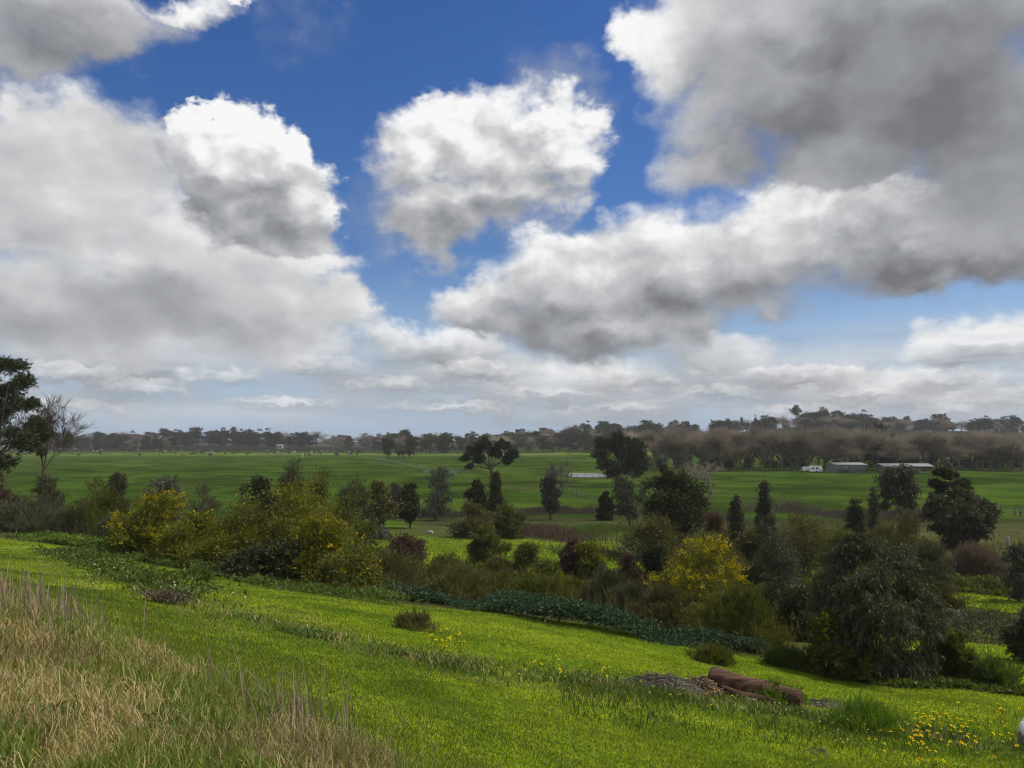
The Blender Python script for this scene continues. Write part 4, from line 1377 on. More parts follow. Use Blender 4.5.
# lower shrubs that knit the belt together
for (nm, lab, px, w, yt, Y, k, m_, nb2) in [
        ('olive_shrub', 'dense olive shrub filling the gap below the low yellow green wattle at left', 182, 62, 526, 31.0, 'olive', L_WATTLE, 120),
        ('olive_shrub', 'broad yellow olive shrub on the left flank of the shaded broad one', 232, 84, 520, 30.0, 'wattle', None, 260),
        ('wattle_bush', 'mounded wattle in front of the tallest one, half in its shade', 325, 90, 518, 28.6, 'wattle', None, 380),
        ('dark_bush', 'dark low bush in the shade between the left wattles and the mown grass', 255, 70, 552, 27.9, 'dark', None, 0),
        ('olive_shrub', 'dull olive shrub at the left foot of the bright left wattle', 132, 44, 524, 34.5, 'brown', None, 0),
        ('olive_shrub', 'broad dull olive shrub sloping down behind the low wide wattle', 385, 84, 552, 31.0, 'brown', None, 0),
        ('brown_shrub', 'brownish heathy shrub left of the low one behind the blue green weeds', 455, 70, 574, 29.0, 'brown', None, 0),
        ('brown_shrub', 'brownish heathy shrub right of the low one behind the blue green weeds', 540, 70, 578, 29.0, 'brown', L_OLIVE, 60),
        ('grey_bush', 'wispy grey olive bush between the feathery bush and the rounded brown one', 632, 56, 586, 27.0, 'needle', None, 0),
        ('olive_shrub', 'olive shrub skirting the left foot of the right hand wattle', 690, 60, 600, 26.5, 'olive', None, 60),
        ('dark_bush', 'dark shrub in the shade right of the right hand wattle', 752, 46, 566, 32.0, 'dark', None, 0),
        ('brown_shrub', 'dull brown shrub behind the right hand wattle, left of the narrow tree', 712, 60, 530, 46.0, 'brown', None, 0),
        ('brown_shrub', 'brown olive shrub between the weeping gum and the big eucalyptus bush', 815, 44, 572, 31.0, 'brown', None, 0),
        ('dark_bush', 'dark shrub behind the top of the big eucalyptus bush at its right', 925, 50, 540, 46.0, 'olive', L_NEEDLE, 0),
        ('brown_shrub', 'brownish shrub leaning on the right side of the big eucalyptus bush', 938, 34, 584, 36.0, 'brown', None, 0),
        ('dark_bush', 'dark low shrub at the foot of the broad dense dark tree', 655, 66, 516, 56.0, 'dark', L_BROWN, 0),
        ('dark_bush', 'dark low shrub left of the weeping gum, under the narrow trees', 748, 54, 534, 48.0, 'dark', L_BROWN, 0),
        ('olive_shrub', 'low olive shrub right of the yellowish one by the dead hedge', 838, 50, 530, 47.0, 'olive', None, 0),
        ('brown_shrub', 'low brown shrub at the foot of the slender airy gum', 890, 54, 522, 56.0, 'brown', None, 0),
        ('grey_bush', 'grey olive bush spreading under the leaning bare tree at left', 34, 60, 500, 44.0, 'needle', None, 0),
        ('olive_shrub', 'dark olive shrub joining the two grey bushes at the upper left', 88, 56, 500, 39.5, 'needle', L_OLIVE, 0)]:
    plant(nm, lab, 'bush', px, w, yt, Y, k, mat=m_, blossom=L_YELLOW if nb2 else None, nb_=nb2)

# leafless trees standing alone
def bare_tree(label, px, Y, ytop, wpx, seed, spread, up, lean=(0, 0), bark=BARK_PALE, twig=TWIG_GREY, ypx0=None, wtw=0.006, group=None, levels=4, leaf=None, r=0.016):
    rng = np.random.default_rng(seed)
    x = at(px, HY, Y)[0]
    z0 = gz(x, Y) - 0.05
    h = at(px, ytop, Y)[2] - z0
    wd = wpx * Y / F
    acc, tw = bare_branches(rng, h, spread, h * r, levels, 0.45, up, (3, 4), 10, 0.07, wtw, lean)
    allv = np.vstack([np.vstack(acc.v), tw[0]])
    sx = wd / (np.quantile(allv[:, 0], 0.98) - np.quantile(allv[:, 0], 0.02))
    mx = np.array([sx, sx, h / allv[:, 2].max()])
    root = empty('bare_tree', (x, Y, z0))
    tag(root, label, 'tree', group)
    acc.v = [a * mx for a in acc.v]
    add('trunk', acc.mesh('trunk', True), bark, root)
    add('crown', mesh_from('crown', tw[0] * mx, tw[1], None, False, {'tint': tw[2]}), leaf or twig, root)
    return root


bare_tree('pale leafless tree leaning right beside the tall dark gum at left', 41, 64, 391, 46, 5, 0.75, 0.8, (0.16, 0), ypx0=488, twig=TWIG_DARK, wtw=0.0028, levels=5, r=0.010, bark=BARK)
bare_tree('small bare grey sapling above the rounded blue grey tree right of centre', 556, 112, 458, 24, 6, 0.6, 0.7)
bare_tree('small bare brown tree in front of the paddock right of the broad dense tree', 711, 138, 459, 34, 7, 0.7, 0.5, twig=TWIG)

# ------------------------------------------------------------------ distant trees
R_ = np.random.default_rng(77)
# leafless row along the right paddock
G = 'leafless brown trees in the long row behind the right paddock'
for i in range(40):
    px = 655 + i * 9.6 + R_.normal() * 2.5
    if 868 < px < 893:
        continue
    Y = 262 + R_.normal() * 6 + (14 if i % 3 == 0 else 0)
    far_tree('bare_row' if R_.random() < 0.8 else 'bare_round', px, Y, (45 + 6 * R_.random() - (6 if px > 890 else 0)) * Y / F, (32 + 10 * R_.random()) * Y / F,
             'leafless brown tree in the long row behind the right paddock', G)
for i in range(26):
    px = 660 + i * 14.6 + R_.normal() * 4
    Y = 290 + R_.normal() * 8
    far_tree('bare_row', px, Y, (38 + 5 * R_.random()) * Y / F, (30 + 8 * R_.random()) * Y / F,
             'leafless brown tree in the second row, behind the first', 'leafless brown trees of the second row')
far_tree('round', 879, 272, 15.5, 13.0, 'dense dark evergreen tree breaking the leafless row above the sheds', None)
far_tree('round', 891, 276, 12.5, 9.0, 'lower dark evergreen tree just right of the dense one above the sheds', None)
for i in range(22):
    px = 645 + i * 17.8 + R_.normal() * 3
    if 800 < px < 838:
        continue
    Y = 300 + R_.normal() * 5
    far_tree('shrub', px, Y, (9 + 5 * R_.random()) * Y / F, (16 + 8 * R_.random()) * Y / F,
             'dark evergreen shrub in the hedge under the leafless trees', 'evergreen shrubs under the leafless rows', 'bush')
# mixed trees across the middle distance
for i in range(44):
    px = 395 + i * 6.3 + R_.normal() * 3
    Y = 590 + R_.random() * 70
    k = R_.choice(['gum', 'round', 'bare_round', 'gum'])
    hp = 18 + 7 * R_.random()
    far_tree(k, px, Y, hp * Y / F, hp * (0.85 + 0.5 * R_.random()) * Y / F, 'grey olive tree in the row behind the middle paddock', 'trees behind the middle paddock')
for i, (px, yt, w) in enumerate([(388, 436, 22), (399, 433, 26), (410, 434, 24), (404, 438, 20)]):
    Y = 430 + 6 * i
    base = project(at(px, HY, Y)[0], Y, 0)[1]
    far_tree(['gum', 'bare_round', 'gum', 'gum'][i], px, Y, (base - yt) * Y / F, w * Y / F, 'thin crowned gum in the clump out in the middle paddock', 'clump of gums in the middle paddock')
# the left skyline
for i in range(64):
    px = 40 + i * 6.0 + R_.normal() * 3.5
    Y = 830 + R_.random() * 150
    hp = (12 + 6 * R_.random()) + (2 if 150 < px < 330 else 0)
    k = R_.choice(['round', 'round', 'gum', 'bare_round', 'pine'] if px < 180 else (['pine', 'pine', 'round', 'gum'] if px < 270 else ['round', 'round', 'bare_round']))
    far_tree(k, px, Y, hp * Y / F, hp * (1.0 + 0.6 * R_.random()) * Y / F, 'small dark tree on the left skyline beyond the cattle', 'trees on the left skyline')
for i in range(26):
    px = 44 + i * 5.4 + R_.normal() * 3
    Y = 720 + R_.random() * 60
    hp = 10 + 6 * R_.random()
    far_tree(R_.choice(['gum', 'round', 'shrub', 'bare_round']), px, Y, hp * Y / F, hp * 1.1 * Y / F, 'low tree at the far end of the cattle paddock', 'trees at the end of the cattle paddock')
far_tree('flat', 98, 800, 18, 16, 'flat topped tree standing above the left skyline', None)
far_tree('gum', 176, 800, 17, 14, 'tall loose gum right of the flat topped tree on the left skyline', None)
far_tree('gum', 186, 805, 18, 13, 'tallest loose gum at the middle of the left skyline', None)
# the wooded hill on the right
for i in range(175):
    px = 470 + 580 * R_.random()
    Y = 740 + 290 * R_.random() ** 0.8
    hp = 8 + 7 * R_.random() + (3 if Y < 840 else 0)
    far_tree(R_.choice(['round', 'round', 'gum', 'round', 'bare_round', 'bare_row', 'shrub']), px, Y, hp * Y / F, hp * (1.05 + 0.6 * R_.random()) * Y / F,
             'one of the dark trees covering the hill on the right', 'trees covering the right hill')
for (px, hp, wp, k, lab) in [
        (797, 22, 15, 'flat', 'tall flat topped pine standing highest on the right hill'), (823, 19, 16, 'round', 'rounded tree on the hill right of the flat topped pine'),
        (838, 17, 16, 'flat', 'flat crowned tree between two rounded trees on the hill crest'), (862, 19, 24, 'round', 'broad dark tree on the hill crest above the sheds'),
        (886, 16, 16, 'bare_round', 'leafless round tree on the hill crest'), (908, 15, 12, 'flat', 'small umbrella tree on the hill right of the leafless round one'),
        (918, 13, 16, 'round', 'low rounded tree right of the small umbrella tree on the hill'), (742, 15, 8, 'pine', 'pointed dark conifer on the skyline left of the hill top'),
        (756, 16, 8, 'pine', 'second pointed conifer on the skyline left of the hill top'), (728, 14, 18, 'round', 'broad dark tree left of the pointed conifers'),
        (586, 17, 15, 'round', 'round ball shaped tree standing above the middle skyline'), (1016, 15, 16, 'round', 'dark tree on the hill at the right edge of the view')]:
    Y = 960
    far_tree(k, px, Y, hp * Y / F, wp * Y / F, lab, None)


# ------------------------------------------------------------------ built things
WHITE = rough_mat('white paint', (0.62, 0.62, 0.60), (0.76, 0.76, 0.74), 2.0, 0.5, 0.05)
ROOF_PALE = rough_mat('pale sheet roof', (0.36, 0.355, 0.34), (0.47, 0.465, 0.45), 0.8, 0.8, 0.0, (0.3, 1, 1), 0.05)
SHED_WALL = rough_mat('grey green sheet wall', (0.13, 0.16, 0.14), (0.19, 0.22, 0.20), 0.9, 0.6, 0.0)
DARKWOOD = rough_mat('weathered timber', (0.06, 0.05, 0.04), (0.14, 0.12, 0.10), 3.0, 0.9, 0.3)
TIMBER = rough_mat('grey timber', (0.16, 0.14, 0.12), (0.30, 0.28, 0.25), 4.0, 0.9, 0.3, (1, 1, 0.3))
TILE = rough_mat('dull tile roof', (0.14, 0.10, 0.09), (0.22, 0.17, 0.15), 1.0, 0.8, 0.0)
CREAM = rough_mat('cream wall', (0.42, 0.38, 0.31), (0.55, 0.50, 0.42), 0.6, 0.8, 0.0)
WALLGREY = rough_mat('grey wall', (0.25, 0.25, 0.25), (0.36, 0.36, 0.35), 0.6, 0.8, 0.0)
RUBBER = rough_mat('black rubber', (0.015, 0.015, 0.015), (0.03, 0.03, 0.03), 5, 0.8, 0.1)
STEEL = rough_mat('galvanised wire', (0.25, 0.25, 0.25), (0.4, 0.4, 0.4), 5, 0.5, 0.0)
LOG = rough_mat('red brown fibrous bark', (0.014, 0.008, 0.006), (0.130, 0.072, 0.046), 3.2, 0.9, 1.0, (0.35, 3.0, 3.0), 0.15, 8.0)
LOGDARK = rough_mat('dark rotten bark', (0.022, 0.013, 0.009), (0.085, 0.050, 0.034), 4.0, 0.95, 1.0, (0.4, 2.5, 2.5), 0.1, 8.0)
STONE = rough_mat('pale stone', (0.11, 0.105, 0.10), (0.26, 0.25, 0.235), 4.0, 0.9, 0.6)
GRIT = rough_mat('grey gravelly earth', (0.06, 0.052, 0.042), (0.15, 0.132, 0.11), 14.0, 0.95, 0.9)


def base_at(px, Y):
    x = at(px, HY, Y)[0]
    return np.array([x, Y, gz(x, Y)])


def gable(acc, w, d, h, rise, over=0.3, thick=0.12):
    """roof sheets over a w x d plan, ridge along x"""
    for s in (-1, 1):
        y0, y1 = s * (d / 2 + over), 0.0
        z0, z1 = h - over * rise / (d / 2), h + rise
        x0, x1 = -w / 2 - over, w / 2 + over
        v = [(x0, y0, z0), (x1, y0, z0), (x1, y1, z1), (x0, y1, z1)]
        v += [(a, b_, c_ + thick) for a, b_, c_ in v]
        acc.add(v, [(0, 1, 2, 3), (7, 6, 5, 4), (0, 4, 5, 1), (1, 5, 6, 2), (2, 6, 7, 3), (3, 7, 4, 0)])


def gable_walls(acc, w, d, h, rise):
    v = [(-w / 2, -d / 2, -0.4), (w / 2, -d / 2, -0.4), (w / 2, d / 2, -0.4), (-w / 2, d / 2, -0.4), (-w / 2, -d / 2, h), (w / 2, -d / 2, h), (w / 2, d / 2, h), (-w / 2, d / 2, h),
         (-w / 2, 0, h + rise - 0.02), (w / 2, 0, h + rise - 0.02)]
    acc.add(v, [(0, 1, 5, 4), (2, 3, 7, 6), (0, 3, 2, 1)], None)
    acc.add(v, [(1, 2, 6, 5), (3, 0, 4, 7)], [(5, 6, 9), (7, 4, 8)])


def house(label, px, Y, w, d, h, rise, rz, wall, roof, cat='house', group=None, chimney=True, lift=0.0):
    p = base_at(px, Y)
    root = empty('house', (p[0], p[1], p[2] + lift), rz)
    tag(root, label, cat, group)
    a = Acc()
    gable_walls(a, w, d, h, rise)
    if lift:
        a.box((0, 0, -lift / 2 - 0.2), (w - 0.1, d - 0.1, lift))
    add('wall', a.mesh('wall'), wall, root)
    a = Acc()
    gable(a, w, d, h, rise)
    r = add('roof', a.mesh('roof'), roof, root)
    if chimney:
        a = Acc()
        a.box((w * 0.25, 0.6, h + rise + 0.1), (0.7, 0.7, 1.6))
        add('chimney', a.mesh('chimney'), CREAM, r)
    n = max(2, int(w / 4))
    for i in range(n):
        x = -w / 2 + (i + 0.5) * w / n
        a = Acc()
        if i == n // 2:
            a.box((x, -d / 2 - 0.02, 1.05), (1.0, 0.08, 2.1))
            add('door', a.mesh('door'), DARKWOOD, root)
            continue
        a.box((x, -d / 2 - 0.03, 1.5), (1.6, 0.10, 1.3))
        f = add('window', a.mesh('window'), WHITE, root)
        a = Acc()
        a.box((x, -d / 2 - 0.085, 1.5), (1.4, 0.03, 1.1))
        add('pane', a.mesh('pane'), glass_mat(), f)
    return root


# sheds in the right paddock
p = base_at(845, 246)
sh = empty('shed', p, 0.06)
tag(sh, 'closed grey green shed with a pale roof edge behind the leafless trees', 'shed')
a = Acc()
gable_walls(a, 9.6, 7, 2.5, 0.55)
add('wall', a.mesh('wall'), SHED_WALL, sh)
a = Acc()
gable(a, 9.6, 7, 2.5, 0.55, 0.25)
add('roof', a.mesh('roof'), ROOF_PALE, sh)
a = Acc()
a.box((-2.2, -3.53, 1.15), (2.8, 0.08, 2.2))
add('door', a.mesh('door'), rough_mat('dark sheet door', (0.07, 0.085, 0.08), (0.10, 0.12, 0.11), 1, 0.6, 0), sh)
p = base_at(902, 240)
sh = empty('shed', p, -0.04)
sh.scale = (0.76, 0.9, 0.85)
tag(sh, 'long open fronted shed under a pale low roof, partly behind the slender gum', 'shed')
a = Acc()
a.box((0, 3.4, 1.2), (17.5, 0.15, 2.6))
a.box((-8.7, 0, 1.2), (0.15, 6.8, 2.6))
a.box((-5.4, -3.2, 1.2), (6.4, 0.15, 2.6))
add('wall', a.mesh('wall'), SHED_WALL, sh)
a = Acc()
gable(a, 19.0, 7.2, 2.75, 0.75, 0.6)
add('roof', a.mesh('roof'), ROOF_PALE, sh)
for x in (-2.0, 1.2, 4.4, 7.2, 9.0):
    a = Acc()
    a.box((x, -3.35, 1.3), (0.16, 0.16, 2.75))
    add('post', a.mesh('post'), DARKWOOD, sh)
a = Acc()
a.box((-7.4, -3.31, 1.0), (1.4, 0.07, 2.0))
add('door', a.mesh('door'), WALLGREY, sh)
a = Acc()
a.box((-4.6, -3.32, 1.5), (0.9, 0.07, 0.6))
add('window', a.mesh('window'), WHITE, sh)

# caravan and trailer beside them
def van(label, name, cat, px, Y, w, h, d, wins, rz):
    p = base_at(px, Y)
    root = empty(name, p, rz)
    tag(root, label, cat)
    prof = [(-w / 2, 0.45), (-w / 2 + 0.25, 0.35), (w / 2 - 0.1, 0.35), (w / 2, 0.5), (w / 2, h - 0.25), (w / 2 - 0.2, h), (-w / 2 + 0.75, h), (-w / 2 + 0.3, h - 0.3)]
    n = len(prof)
    v = [(x, -d / 2, z) for x, z in prof] + [(x, d / 2, z) for x, z in prof]
    a = Acc()
    a.add(v, [(i, (i + 1) % n, n + (i + 1) % n, n + i) for i in range(n)])
    a.add([(x, -d / 2, z) for x, z in prof] + [(0, -d / 2, h / 2)], None, [((i + 1) % n, i, n) for i in range(n)])
    a.add([(x, d / 2, z) for x, z in prof] + [(0, d / 2, h / 2)], None, [(i, (i + 1) % n, n) for i in range(n)])
    add('body', a.mesh('body'), WHITE, root)
    for x in wins:
        a = Acc()
        a.box((x, -d / 2 - 0.01, h * 0.66), (0.7, 0.03, 0.42))
        add('window', a.mesh('window'), glass_mat(), root)
    for s in (-1, 1):
        a = Acc()
        ang = np.linspace(0, 2 * math.pi, 13)[:-1]
        a.tube([(0.1, s * d / 2 - 0.1, 0.32), (0.1, s * d / 2 + 0.06, 0.32)], 0.32, 14)
        wv = add('wheel', a.mesh('wheel'), RUBBER, root)
        a = Acc()
        a.tube([(0.1, s * d / 2 + s * 0.065, 0.32), (0.1, s * d / 2 + s * 0.09, 0.32)], 0.17, 12)
        add('rim', a.mesh('rim'), STEEL, wv)
    a = Acc()
    a.tube([(-w / 2 + 0.2, 0, 0.45), (-w / 2 - 1.0, 0, 0.42)], 0.05, 6)
    a.tube([(-w / 2 - 0.85, 0, 0.42), (-w / 2 - 0.85, 0, 0.0)], 0.04, 6)
    add('tow_bar', a.mesh('tow_bar'), STEEL, root)
    a = Acc()
    a.box((w * 0.3, -d / 2 - 0.012, h * 0.47), (0.6, 0.03, h * 0.68))
    add('door', a.mesh('door'), rough_mat('off white door', (0.5, 0.5, 0.49), (0.6, 0.6, 0.59), 2, 0.5, 0), root)
    return root


van('white caravan with a slanted front parked under the leafless trees', 'caravan', 'caravan', 814, 243, 3.9, 2.1, 2.1, (-0.9, 0.3), 0.0)
van('small off white trailer half hidden behind a trunk left of the caravan', 'box_trailer', 'trailer', 805, 252, 2.4, 1.7, 1.7, (), 0.0)

# houses among the trees
house('pale roofed farmhouse at the left end of the skyline', 69, 760, 14, 8, 3.0, 1.6, 0.1, CREAM, ROOF_PALE, lift=1.5)
house('small white house in the trees near the middle of the left skyline', 280, 800, 6, 5, 2.2, 1.0, -0.1, CREAM, ROOF_PALE, chimney=False, lift=1.0)
house('long pale roofed house high on the right hill, left of the broad tree', 816, 950, 17, 8, 2.8, 1.8, 0.05, CREAM, ROOF_PALE, lift=6.0)
house('cream gabled house below the crest of the right hill', 838, 900, 9, 9, 5.0, 2.4, 1.5, CREAM, TILE, lift=6.0)
house('grey house with a pale roof right of the cream gabled one on the hill', 868, 930, 13, 8, 2.8, 1.8, -0.06, WALLGREY, ROOF_PALE, lift=6.0)
house('brown roofed house on the crest right of the leafless round tree', 905, 950, 20, 8, 3.0, 2.0, 0.0, WALLGREY, TILE, lift=7.0)
house('pale house with a brown roof on the right hill beside the dark pointed tree', 938, 940, 12, 8, 3.6, 2.0, 0.1, CREAM, TILE, lift=6.0)
house('low pale roofed house at the left shoulder of the right hill', 725, 960, 14, 8, 2.8, 1.6, 0.0, WALLGREY, ROOF_PALE, lift=5.0)

# the pale pond in the paddock, with a wire fence along its near side
wp0, wp1 = base_at(566, 232), base_at(610, 226)
wm, b, out = new_mat('pond water')
pr = b.node('ShaderNodeBsdfPrincipled')
pr.inputs['Base Color'].default_value = (0.20, 0.21, 0.20, 1)
pr.inputs['Roughness'].default_value = 0.12
geo = b.node('ShaderNodeNewGeometry')
bp = b.node('ShaderNodeBump')
bp.inputs['Strength'].default_value = 0.15
b.put(bp.inputs['Height'], b.noise(geo.outputs['Position'], 1.2, 3.0, 0.6))
b.put(pr.inputs['Normal'], bp.outputs[0])
b.put(out.inputs[0], pr.outputs[0])
ang = np.linspace(0, 2 * math.pi, 60, endpoint=False)
cx, cy = (wp0[0] + wp1[0]) / 2, 231.0
rr = 1 + 0.10 * np.sin(3 * ang + 1) + 0.06 * np.sin(7 * ang)
vx, vy = cx + 7.2 * rr * np.cos(ang), cy + 14.0 * rr * np.sin(ang)
zw = float(ground(vx, vy).max()) + 0.06
v = np.vstack([np.c_[vx, vy, np.full(60, zw)], [[cx, cy, zw]]])
o = add('water', mesh_from('water', v, None, [(i, (i + 1) % 60, 60) for i in range(60)]), wm)
tag(o, kind='structure')


def post_fence(label, pts, n, hgt=1.15, wires=(0.3, 0.65, 1.0), r=0.05, mat=TIMBER, name='wire_fence', wr=0.006):
    root = empty(name, pts[0])
    tag(root, label, 'fence')
    pts = np.array(pts)
    seg = np.r_[0, np.cumsum(np.linalg.norm(np.diff(pts, axis=0), axis=1))]
    s = np.linspace(0, seg[-1], n)
    X, Yv = np.interp(s, seg, pts[:, 0]), np.interp(s, seg, pts[:, 1])
    Z = ground(X, Yv)
    P_ = np.c_[X, Yv, Z] - pts[0]
    for q_ in P_:
        a_ = Acc()
        a_.tube([q_ + [0, 0, -0.2], q_ + [0, 0, hgt]], r, 6)
        add('post', a_.mesh('post'), mat, root)
    a_ = Acc()
    for w_ in wires:
        a_.tube(P_ + np.array([0, 0, w_]), wr, 4)
    add('wire', a_.mesh('wire'), STEEL, root)
    return root


def gpt(px, Y):
    return base_at(px, Y)


post_fence('wire fence with pale posts along the near side of the pond', [gpt(556, 214), gpt(585, 212), gpt(614, 210)], 9, 1.3, r=0.08, wr=0.02)
post_fence('long diagonal fence crossing the middle paddock towards the clump of gums', [gpt(378, 420), gpt(402, 330), gpt(430, 255), gpt(470, 235)], 34, 1.2, r=0.09, wr=0.025)
post_fence('short pale railed fence left of the umbrella shaped tree', [gpt(458, 222), gpt(438, 224), gpt(424, 230)], 9, 1.3, (0.5, 0.9, 1.25), r=0.08, wr=0.05, name='rail_fence')
post_fence('short dark paddock fence running down right of the lone umbrella tree', [gpt(556, 158), gpt(580, 140), gpt(604, 124)], 12, 1.2, r=0.06, wr=0.012, mat=DARKWOOD)
post_fence('wire fence by the big rounded tree at the right edge', [gpt(985, 112), gpt(1000, 108), gpt(1040, 98)], 5, 1.2, r=0.08, wr=0.01, mat=DARKWOOD)


def lone_post(label, px, Y, hgt, r, mat, rail=False):
    p = base_at(px, Y)
    root = empty('timber_post', p)
    tag(root, label, 'post')
    a_ = Acc()
    a_.tube([(0, 0, -0.2), (0, 0, hgt * 0.5), (0.01, 0, hgt), (0.01, 0, hgt + r * 0.5)], [r, r * 0.97, r * 0.95, r * 0.5], 10)
    add('shaft', a_.mesh('shaft', False), mat, root)
    a_ = Acc()
    a_.tube([(0, 0, hgt * 0.8), (0, 0, hgt * 0.83)], r * 1.08, 10)
    add('wire_wrap', a_.mesh('wire_wrap'), STEEL, root)
    return root


lone_post('thick grey fence post standing alone near the right edge', 1003, 72, 1.1, 0.16, TIMBER)
lone_post('dark fence post at the right edge beyond the grey one', 1017, 104, 1.1, 0.12, DARKWOOD)
lone_post('white painted post in the cattle paddock', 303, 460, 2.4, 0.35, WHITE)
lone_post('thin pale marker post in the green paddock left of centre', 340, 205, 1.5, 0.10, TIMBER)

# log at the end of the weeds
def rough_log(acc, a_, b_, r0, r1, seed, n=26, sides=26, amp=0.10):
    r = np.random.default_rng(seed)
    a_, b_ = np.asarray(a_, float), np.asarray(b_, float)
    ax = unit(b_ - a_)
    u_ = unit(np.cross(ax, [0, 0, 1.0]))
    w_ = np.cross(u_, ax)
    ph = np.linspace(0, 2 * math.pi, sides, endpoint=False)
    V = []
    for i in range(n):
        t = i / (n - 1)
        c_ = a_ + (b_ - a_) * t + np.array([0, 0, 0.02 * math.sin(t * 5 + seed)])
        rad = r0 + (r1 - r0) * t
        if i == 0 or i == n - 1:
            rad *= 0.86
        k = rad * (1 + amp * (fbm(np.cos(ph) * 3 + t * 6, np.sin(ph) * 3, 1.0, seed) - 0.5) * 2 + amp * 0.5 * (fbm(ph * 3, np.full(sides, t * 2.0), 2.0, seed + 3) - 0.5) * 2)
        V.append(c_ + k[:, None] * (np.cos(ph)[:, None] * u_ + np.sin(ph)[:, None] * w_))
    V = np.vstack(V)
    q_ = [(i * sides + j, i * sides + (j + 1) % sides, (i + 1) * sides + (j + 1) % sides, (i + 1) * sides + j) for i in range(n - 1) for j in range(sides)]
    acc.add(V, q_)
    for i, s in ((0, 1), (n - 1, -1)):
        ring = V[i * sides:(i + 1) * sides]
        cc = ring.mean(0) + ax * 0.03 * s
        acc.add(np.vstack([ring, cc]), None, [((j + 1) % sides, j, sides) if s > 0 else (j, (j + 1) % sides, sides) for j in range(sides)])


L0, L1 = hit(712, 697), hit(806, 706)
A0, A1 = at(717, 683, 15.0), at(796, 697, 14.1)
ga, gb_ = gz(A0[0], A0[1]), gz(A1[0], A1[1])
root = empty('fallen_log', (A0[0], A0[1], ga))
tag(root, 'thick red brown fallen log lying on the dry weeds', 'log')
o0 = np.array([A0[0], A0[1], ga])
a = Acc()
rough_log(a, (-0.12, 0, 0.20), (A1[0] - A0[0] + 0.1, A1[1] - A0[1], gb_ - ga + 0.11), 0.235, 0.16, 3, 40, 36, 0.12)
add('bark', a.mesh('bark', True), LOG, root)
a = Acc()
limb(a, np.random.default_rng(1), np.array([0, 0, 0.16]) + 0.75 * np.array([A1[0] - A0[0], A1[1] - A0[1], gb_ - ga]), np.array([0, 0, 0.38]) + 0.78 * np.array([A1[0] - A0[0], A1[1] - A0[1], gb_ - ga]), 0.07, 0.03, 0.05, 8, 4)
add('knot', a.mesh('knot', True), LOGDARK, root)
a = Acc()
ph = np.linspace(0, 2 * math.pi, 20, endpoint=False)
tt_ = np.linspace(0.0, 1.0, 20)
dirv = np.array([A1[0] - A0[0], A1[1] - A0[1], gb_ - ga - 0.05])
mid = np.array([0, 0, 0.20]) + dirv * 0.62
uu = unit(np.cross(unit(dirv), [0, 0, 1.0]))
ww = np.cross(uu, unit(dirv))
a.tube([mid + 0.195 * (uu * math.cos(t_) + ww * math.sin(t_)) + unit(dirv) * 0.03 * math.sin(3 * t_) for t_ in np.linspace(0, 2 * math.pi, 26)], 0.007, 5)
add('wire', a.mesh('wire'), DARKWOOD, root)
B0, B1 = at(724, 691, 14.5), at(775, 698, 14.0)
g2 = gz(B0[0], B0[1])
root = empty('rotten_log', (B0[0], B0[1], g2))
tag(root, 'darker rotten log pressed against the front of the thick red brown one', 'log')
a = Acc()
rough_log(a, (-0.05, 0, 0.08), (B1[0] - B0[0], B1[1] - B0[1], gz(B1[0], B1[1]) - g2 + 0.03), 0.10, 0.08, 9, amp=0.22)
add('bark', a.mesh('bark', True), LOGDARK, root)

STICK = rough_mat('weathered grey sticks', (0.045, 0.036, 0.028), (0.17, 0.145, 0.115), 1.5, 0.9, 0.2)


def stick_heap(name, label, cat, px, py, w, d, h, n, seed, mat, ln=0.5, r=0.010, mound=GRIT):
    p = hit(px, py)
    rg = np.random.default_rng(seed)
    root = empty(name, p)
    tag(root, label, cat)
    ang = np.linspace(0, 2 * math.pi, 28, endpoint=False)
    a = Acc()
    rings = np.linspace(0, 1, 7)
    V = []
    for rr_ in rings:
        xx, yy = rr_ * w / 2 * np.cos(ang), rr_ * d / 2 * np.sin(ang)
        zz = ground(p[0] + xx, p[1] + yy) - p[2] + h * (1 - rr_ ** 2) * (0.55 + 0.9 * fbm(xx + seed, yy, 2.5, seed)) - 0.03
        V.append(np.c_[xx, yy, zz])
    V = np.vstack(V)
    q_ = [(i * 28 + j, i * 28 + (j + 1) % 28, (i + 1) * 28 + (j + 1) % 28, (i + 1) * 28 + j) for i in range(6) for j in range(28)]
    a.add(V, q_)
    add('mound', a.mesh('mound', True), mound, root)
    a = Acc()
    for i in range(n):
        rr_ = math.sqrt(rg.random())
        t_ = rg.random() * 6.283
        c_ = np.array([rr_ * w / 2 * math.cos(t_), rr_ * d / 2 * math.sin(t_), 0])
        c_[2] = float(ground(p[0] + c_[0], p[1] + c_[1])) - p[2] + h * (1 - rr_ ** 2) * (0.7 + 0.5 * rg.random()) + 0.01
        dv = unit(rg.normal(size=3) * np.array([1, 1, 0.22])) * ln * (0.4 + 0.8 * rg.random()) / 2
        a.tube([c_ - dv, c_ + rg.normal(size=3) * 0.02, c_ + dv], r * (0.5 + rg.random()), 4)
    o_ = add('sticks', a.mesh('sticks'), mat, root)
    tag(o_, kind='stuff')
    return root


